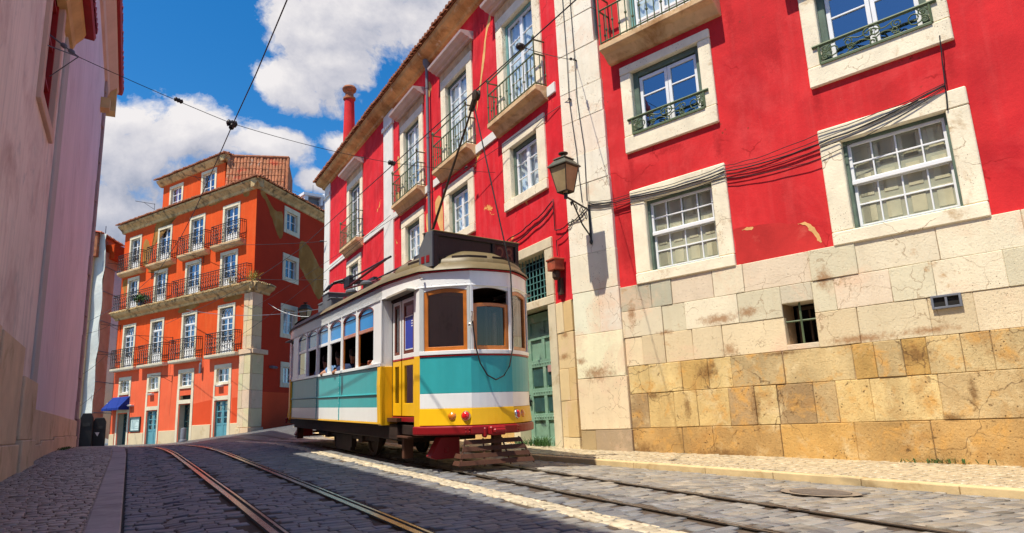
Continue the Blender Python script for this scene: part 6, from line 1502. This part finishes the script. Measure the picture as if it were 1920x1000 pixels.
# ------------------------------------------------------------------ lamps, cables, wires, small things
def lantern(label, base, arm_dir, arm_len, body_c, sc, wall_p):
    """wall lantern: scrolled bracket, glazed tapered body, hat and finial"""
    t = thing('wall_lantern', label, 'street lamp', wall_p)
    x, y, z = body_c; s = sc
    g = MB(); h0, h1 = z, z + .58 * s; a, b = .13 * s, .23 * s
    ca = arm_dir
    e1 = Vector((ca[0], ca[1], 0)).normalized(); e2 = Vector((-e1.y, e1.x, 0))
    q = lambda u, v, zz: Vector((x, y, zz)) + e1 * u + e2 * v
    for su, sv in ((1, 1), (1, -1), (-1, -1), (-1, 1)):
        g.tube([q(su * a, sv * a, h0), q(su * b, sv * b, h1)], .014 * s, 4)
    for r, zz, tt in ((a, h0, .018), (b, h1, .022)):
        cs = [q(r, r, zz), q(r, -r, zz), q(-r, -r, zz), q(-r, r, zz)]
        for i in range(4): g.tube([cs[i], cs[(i + 1) % 4]], tt * s, 4)
    fr = g.build('lantern_frame', mt['rust_iron'], t)
    g = MB()
    for i, (su, sv) in enumerate(((1, 1), (1, -1), (-1, -1), (-1, 1))):
        tu, tv = ((1, -1), (-1, -1), (-1, 1), (1, 1))[i]
        g.quad(q(su*a, sv*a, h0), q(tu*a, tv*a, h0), q(tu*b, tv*b, h1), q(su*b, sv*b, h1))
    g.build('lamp_glass', mt['lamp_glass'], fr)
    g = MB(); vs = []
    for r, zz in ((.27, 0), (.27, .025), (.15, .17), (.175, .18), (.17, .20), (.09, .25), (.05, .27)):
        vs += [q(r*s, r*s, h1 + zz*s), q(r*s, -r*s, h1 + zz*s), q(-r*s, -r*s, h1 + zz*s), q(-r*s, r*s, h1 + zz*s)]
    fs = [(i*4 + k, i*4 + (k+1) % 4, (i+1)*4 + (k+1) % 4, (i+1)*4 + k) for i in range(6) for k in range(4)] + [(0, 1, 2, 3), (24, 25, 26, 27)]
    g.add(vs, fs); g.build('lantern_roof', mt['hat'], fr)
    g = MB(); g.lathe((x, y, h1 + .26*s), [(.03*s, 0), (.05*s, .02*s), (.05*s, .05*s), (.11*s, .06*s), (.11*s, .085*s), (.05*s, .10*s), (.01, .11*s)], 14); g.build('finial', mt['rust_iron'], fr, smooth=True)
    g = MB(); g.lathe((x, y, h0 - .02), [(.05*s, 0), (.05*s, .05), (.03*s, .09), (.035*s, .2*s), (.05*s, .24*s), (.04*s, .32*s), (.01, .35*s)], 10); g.build('bulb', M('lamp_bulb', (.62, .50, .34), .4, .1, 9, 0), fr, smooth=True)
    g = MB(); B = Vector(base); T = Vector((x, y, h0 - .02))
    g.tube([T, T - Vector((0, 0, .10 * s)), T - Vector((0, 0, .13 * s))], .045 * s, 8)
    A = T - Vector((0, 0, .08 * s)); W1 = Vector((B.x, B.y, A.z - .12 * s)); W0 = Vector((B.x, B.y, A.z - .85 * s))
    g.tube([A, W1], .022 * s, 6); g.tube([W1 + Vector((0, 0, .14*s)), W0], .026 * s, 6)
    g.tube([W0 + Vector((0, 0, .08)), W0 + (A - W0) * .35 + Vector((0, 0, .02)), A + (W1 - A) * .25], .020 * s, 6)
    dr_ = (A - W1); 
    for fpos, rr in ((.16, .12), (.34, .15), (.58, .10), (.78, .06)):
        c = W1 + dr_ * fpos - Vector((0, 0, (.20 - .16 * fpos) * s + .02)); ex = Vector((dr_.x, dr_.y, 0)).normalized()
        g.tube([c + ex * (rr * s * .55 * (1 - .06*i) * math.cos(i * .62)) + Vector((0, 0, rr * s * (1 - .06*i) * math.sin(i * .62))) for i in range(13)], .012 * s, 5)
    g.lathe(W0 - Vector((0, 0, .04)), [(.015, -.04), (.04*s, 0), (.03*s, .05)], 8)
    g.build('bracket', mt['iron'], t, smooth=True); return t
mt['hat'] = M('weathered_lamp_hat', (.085, .085, .06), .5, .3, 8, .1, 40, .003, .4)
bp_ = FA.P(.80, 5.0, .10)
lc = FA.P(.88, 5.34, .92)
lantern('old iron street lantern on a scrolled bracket fixed to the stone pilaster', (bp_[0], bp_[1], 5.0), (FA.n.x, FA.n.y), .8, lc, .88, FA.P(.80, 4.5, .08))
bs = FS.P(2.15, 5.3, .05); lc2 = FS.P(3.08, 5.52, .50)
bs = FS.P(3.2, 5.3, .05)
lantern('smaller brass coloured street lantern on the shaded orange side wall', (bs[0], bs[1], 5.6), (FS.n.x, FS.n.y), .8, lc2, 1.25, FS.P(3.2, 4.6, .02))

def sag(a, b, d, n=14):
    a, b = Vector(a), Vector(b); return [a + (b - a) * (i / n) - Vector((0, 0, d * 4 * (i / n) * (1 - i / n))) for i in range(n + 1)]
def wire(label, pts, r=.008, name='overhead_wire', cat='wire', group='overhead wires', mat=None, extra=None):
    g = MB(); g.tube(pts, r, 5)
    if extra:
        for c, rr, L, ax in extra: g.lathe(Vector(c) - Vector(ax).normalized() * L / 2, [(.3*rr, 0), (rr, L*.15), (rr*.7, L*.35), (rr, L*.5), (rr*.7, L*.65), (rr, L*.85), (.3*rr, L)], 10, axis=ax)
    return tag(g.build(name, mat or mt['wire'], smooth='all'), label, cat, group)
# trolley wires along the street
w1 = [(1.80, -8, 6.2), (1.62, 2, 6.45), (1.50, 8.66, 6.66), (1.45, 10.9, 6.68), (1.36, 13.2, 6.70), (1.31, 15.1, 6.74), (1.19, 19.6, 6.86), (1.05, 23.0, 6.98), (.6, 28.5, 7.0), (-.6, 36, 7.0), (-2.5, 44, 7.1)]
wire('trolley wire of the empty left track, steep dark line across the sky', w1, .010)
w3 = [(4.77, y, WZ(y)) for y in (-8, 2, 6, 9.5, 14, 19.7, 24)] + [(4.3, 30, WZ(28)), (3.2, 37, WZ(30)), (1.5, 44, 7.2)]
wire('trolley wire above the tram, running just over its pole', w3, .010)
# span wires
xp = Vector((1.36, 13.2, 6.76)); xr = Vector((4.77, 13.92, WZ(13.92) + .07)); xl = Vector((-1.12, 12.45, 7.20))
wire('span wire from the left house across both tracks, with insulators along it', sag(xl, xp, .02, 6) + sag(xp, xr, .06, 8)[1:] + sag(xr, FB.P(2.9, 7.2, .05), .02, 6)[1:], .006,
     extra=[(xl.lerp(xp, .62), .045, .16, xp - xl), (xp, .07, .2, (1, .2, 0)), (xp - Vector((0, 0, .06)), .05, .16, (0, 1, 0)), (xr, .06, .18, (1, .2, 0))])
wb = thing('wire_bracket', 'dark span wire bracket with insulators on the pink house wall', 'bracket', FL.P(12.6, 7.3, .02))
g = MB(); g.tube([FL.P(12.9, 7.75, 0), xl], .013, 6); g.tube([FL.P(13.6, 7.3, 0), xl], .009, 6); g.tube([FL.P(12.4, 7.3, 0), xl], .009, 6); g.build('arm', mt['pipe'], wb)
for q in (.45, .7): 
    g = MB(); c = Vector(FL.P(12.9, 7.75, 0)).lerp(xl, q); g.lathe(c, [(.02, 0), (.04, .03), (.04, .10), (.02, .13)], 10, axis=xl - Vector(FL.P(12.9, 7.75, 0))); g.build('insulator', mt['pipe'], wb, smooth=True)
an1 = Vector(FA.P(.72, 8.55, .12)); an2 = Vector(FA.P(.50, 7.72, .10))
hgr = Vector((4.77, 8.05, WZ(8.05) + .05))
wire('short pull off wire from the stone pilaster to the tram trolley wire', sag(an1, hgr, .03, 6), .007, extra=[(hgr, .055, .22, an1 - hgr), (an1.lerp(hgr, .1), .03, .12, an1 - hgr)])
far = Vector(FF.P(FLEN + .1, 5.6, .2))
wire('long thin wire from the stone pilaster past the red balconies to the orange corner', sag(an2, far, .10, 16), .007, extra=[(an2.lerp(far, .16), .03, .14, far - an2), (an2.lerp(far, .42), .03, .14, far - an2)])
lw = Vector(FB.P(19.9, 9.6, .08)); of = Vector(FF.P(6.6, 8.9, .3))
wire('level wire from the red house end pillar to the upper balconies of the orange house', sag(lw, of, .12), .012, extra=[(lw.lerp(of, .03), .05, .3, of - lw)])
lw2 = Vector(FB.P(19.9, 7.75, .08)); of2 = Vector(FF.P(7.2, 7.45, .3))
wire('lower level wire between the red house end pillar and the orange front', sag(lw2, of2, .12), .010)
lw3 = Vector(FB.P(19.8, 6.4, .08)); of3 = Vector(FF.P(6.2, 6.1, .35))
wire('pale sagging wire below the orange house cornice', sag(lw3, of3, .35), .014, mat=mt['pipe'])
wire('white cable hanging in a curve by the orange corner pier', sag(FB.P(19.9, 6.1, .1), FS.P(.8, 6.0, .15), .35), .012, mat=mt['awl'])
wire('thin wire running down from the orange house to the far end of the tram', sag(FB.P(10.8, 8.3, .1), FF.P(8.3, 4.1, .4), .3), .008)
for i, (a, b, lab) in enumerate(((FF.P(.2, 6.1, .5), (-2.9, 47.5, 7.0), 'thin wire across the scaffold sheeting, uppermost of three'), (FF.P(.2, 4.75, .5), (-2.9, 46.5, 4.3), 'thin wire across the scaffold sheeting, middle of three'), (FF.P(.0, 3.3, .5), (-3.0, 46, 2.4), 'thin wire across the scaffold sheeting, lowest of three'))): wire(lab, sag(a, b, .15), .012)
g = MB(); an = Vector(FA.P(.72, 8.55, .02)); g.lathe(an, [(.05, 0), (.05, .02), (.02, .04), (.02, .10), (.03, .13)], 8, axis=(FA.n.x, FA.n.y, 0)); tag(g.build('wire_anchor', mt['iron']), 'iron wall anchor high on the stone pilaster, upper of two', 'anchor', 'wire anchors on the pilaster')
g = MB(); an = Vector(FA.P(.50, 7.72, .02)); g.lathe(an, [(.05, 0), (.05, .02), (.02, .04), (.02, .08), (.03, .11)], 8, axis=(FA.n.x, FA.n.y, 0)); tag(g.build('wire_anchor', mt['iron']), 'iron wall anchor on the stone pilaster, lower of two', 'anchor', 'wire anchors on the pilaster')
# cable bundles on the facade
def cable(label, pts, r=.012, grp='cables clipped to the red facade', seed=0):
    rr = random.Random(seed); P = []
    for a, b in zip(pts, pts[1:]):
        a, b = Vector(a), Vector(b)
        for i in range(8): P.append(a.lerp(b, i / 8) + Vector((0, 0, -.05 * math.sin(math.pi * i / 8) + rr.gauss(0, .006))))
    P.append(Vector(pts[-1])); g = MB(); g.tube(P, r, 5); return tag(g.build('facade_cable', mt['cable'], smooth='all'), label, 'cable', grp)
for i, (dz, e, lab) in enumerate(((.10, .06, 'topmost black cable of the bundle crossing the red wall above the small paned windows'), (.04, .02, 'second black cable of the bundle crossing the red wall'), (.0, .0, 'thick middle cable of the bundle crossing the red wall'), (-.06, -.03, 'fourth cable of the bundle, close under the thick one'), (-.12, -.13, 'lowest sagging cable of the bundle beside the right hand window'))):
    cable(lab, [FA.P(.80, 5.28 + dz * .5, .11), FA.P(1.8, 5.16 + dz * .8, .075), FA.P(3.78, 5.12 + dz, .07), FA.P(5.42, 5.12 + dz + e, .07), FA.P(7.25, 5.42 + dz * .3, .075)], .012 if i == 2 else .0065, seed=i)
cable('pair of black cables dropping down the red wall from the upper right window', [FA.P(7.30, 6.2, .06), FA.P(7.27, 5.8, .05), FA.P(7.25, 5.42, .06), FA.P(7.22, 5.05, .06)], .010, seed=11)
for i, (s0, lab) in enumerate(((.45, 'left one of two thin cables hanging down the stone pilaster to the lantern'), (.66, 'right one of two thin cables hanging down the stone pilaster to the lantern'))):
    cable(lab, [FA.P(s0, 12.2, .10), FA.P(s0 + .02, 10, .09), FA.P(s0 + .04, 8.6, .10), FA.P(s0 + .02, 7.7, .09), FA.P(s0 + .13, 6.5, .10), FA.P(s0 + .12 + (.62 - s0) * .4, 5.35, .10)], .008, 'cables on the pilaster', 20 + i)
for i, (z, lab) in enumerate(((5.52, 'upper cable sagging over the red wall between tram roof box and lantern'), (5.36, 'lower cable sagging over the red wall between tram roof box and lantern'))):
    cable(lab, [FB.P(.35, z + .15, .04), FB.P(1.2, z - .08, .04), FB.P(2.4, z - .2, .04), FB.P(3.4, z - .42, .04), FB.P(5.0, z - .6, .04)], .014, seed=30 + i)
cable('black cable with a right angle beside the grille, running to the lantern bracket', [FB.P(.30, 5.7, .04), FB.P(.30, 5.0, .04), FA.P(.25, 5.0, .1), FA.P(.75, 5.22, .1)], .012, seed=41)
cable('looping cable from the rusty box up to the pilaster', [FB.P(.20, 4.40, .08), FB.P(.25, 4.75, .05), FA.P(.23, 4.9, .1), FA.P(.35, 5.05, .10), FA.P(.65, 5.06, .1)], .010, seed=42)
# rusty box with siren
bxp = FB.P(.16, 4.0, .1); bt = thing('alarm_box', 'rusty red square box with a dark fitting below, beside the stone pilaster', 'box', bxp)
g = MB(); g.box(FB, .02, .32, 4.06, 4.30, .03, .28); g.box(FB, .0, .34, 4.27, 4.31, .03, .30); g.build('box', M('rusty_red_box', (.36, .075, .035), .7, .35, 6, .3, 30, .006, .3, dirt=[((.16, .06, .03), 5, .5, .7)]), bt, bevel=.008)
g = MB(); x, y, z = FB.P(.16, 3.86, .16); g.lathe((x, y, z), [(.05, 0), (.09, .05), (.09, .15), (.06, .20)], 10); g.box(FB, .10, .22, 3.55, 3.9, .03, .1); g.build('fitting', mt['rust_iron'], bt)
# grass at the foot of the door, some at the walls
def tuft(label, c, n, h, w_, seed, along=(0, 1, 0)):
    t = thing('grass_tuft', label, 'weeds', c, group='weeds at the wall foot'); rr = random.Random(seed); g = MB(); a = Vector(along)
    for _ in range(n):
        b = Vector(c) + a * rr.gauss(0, w_) + Vector((rr.gauss(0, .04), 0, 0)); e = b + Vector((rr.gauss(0, .08), rr.gauss(0, .08), h * rr.uniform(.4, 1.1))); m_ = b.lerp(e, .5) + Vector((rr.gauss(0, .02), rr.gauss(0, .02), .03)); d = Vector((rr.gauss(0, 1), rr.gauss(0, 1), 0)).normalized() * .008
        g.add([b - d, b + d, m_ + d * .8, m_ - d * .8, e], [(0, 1, 2, 3), (3, 2, 4)])
    g.build('blades', mt['leaf'], t); return t
x, y, _ = FB.P(1.25, 0, .12); tuft('green grass tuft growing at the foot of the green door', (x, y, prof(y) + .01), 160, .22, .25, 3, (0, 1, 0))
x, y, _ = FB.P(2.0, 0, .14); tuft('low weeds beside the tram lifeguard at the foot of the wall', (x, y, prof(y) + .01), 80, .10, .2, 4)
x, y, _ = FA.P(6.3, 0, .06); tuft('sparse grass at the foot of the ashlar plinth on the right', (x, y, prof(y) + .01), 60, .06, .25, 5, (.3, -.95, 0))
tuft('sparse grass along the foot of the lilac house plinth', (-1.46, 22.5, prof(22.5) + .1), 120, .07, .9, 6)
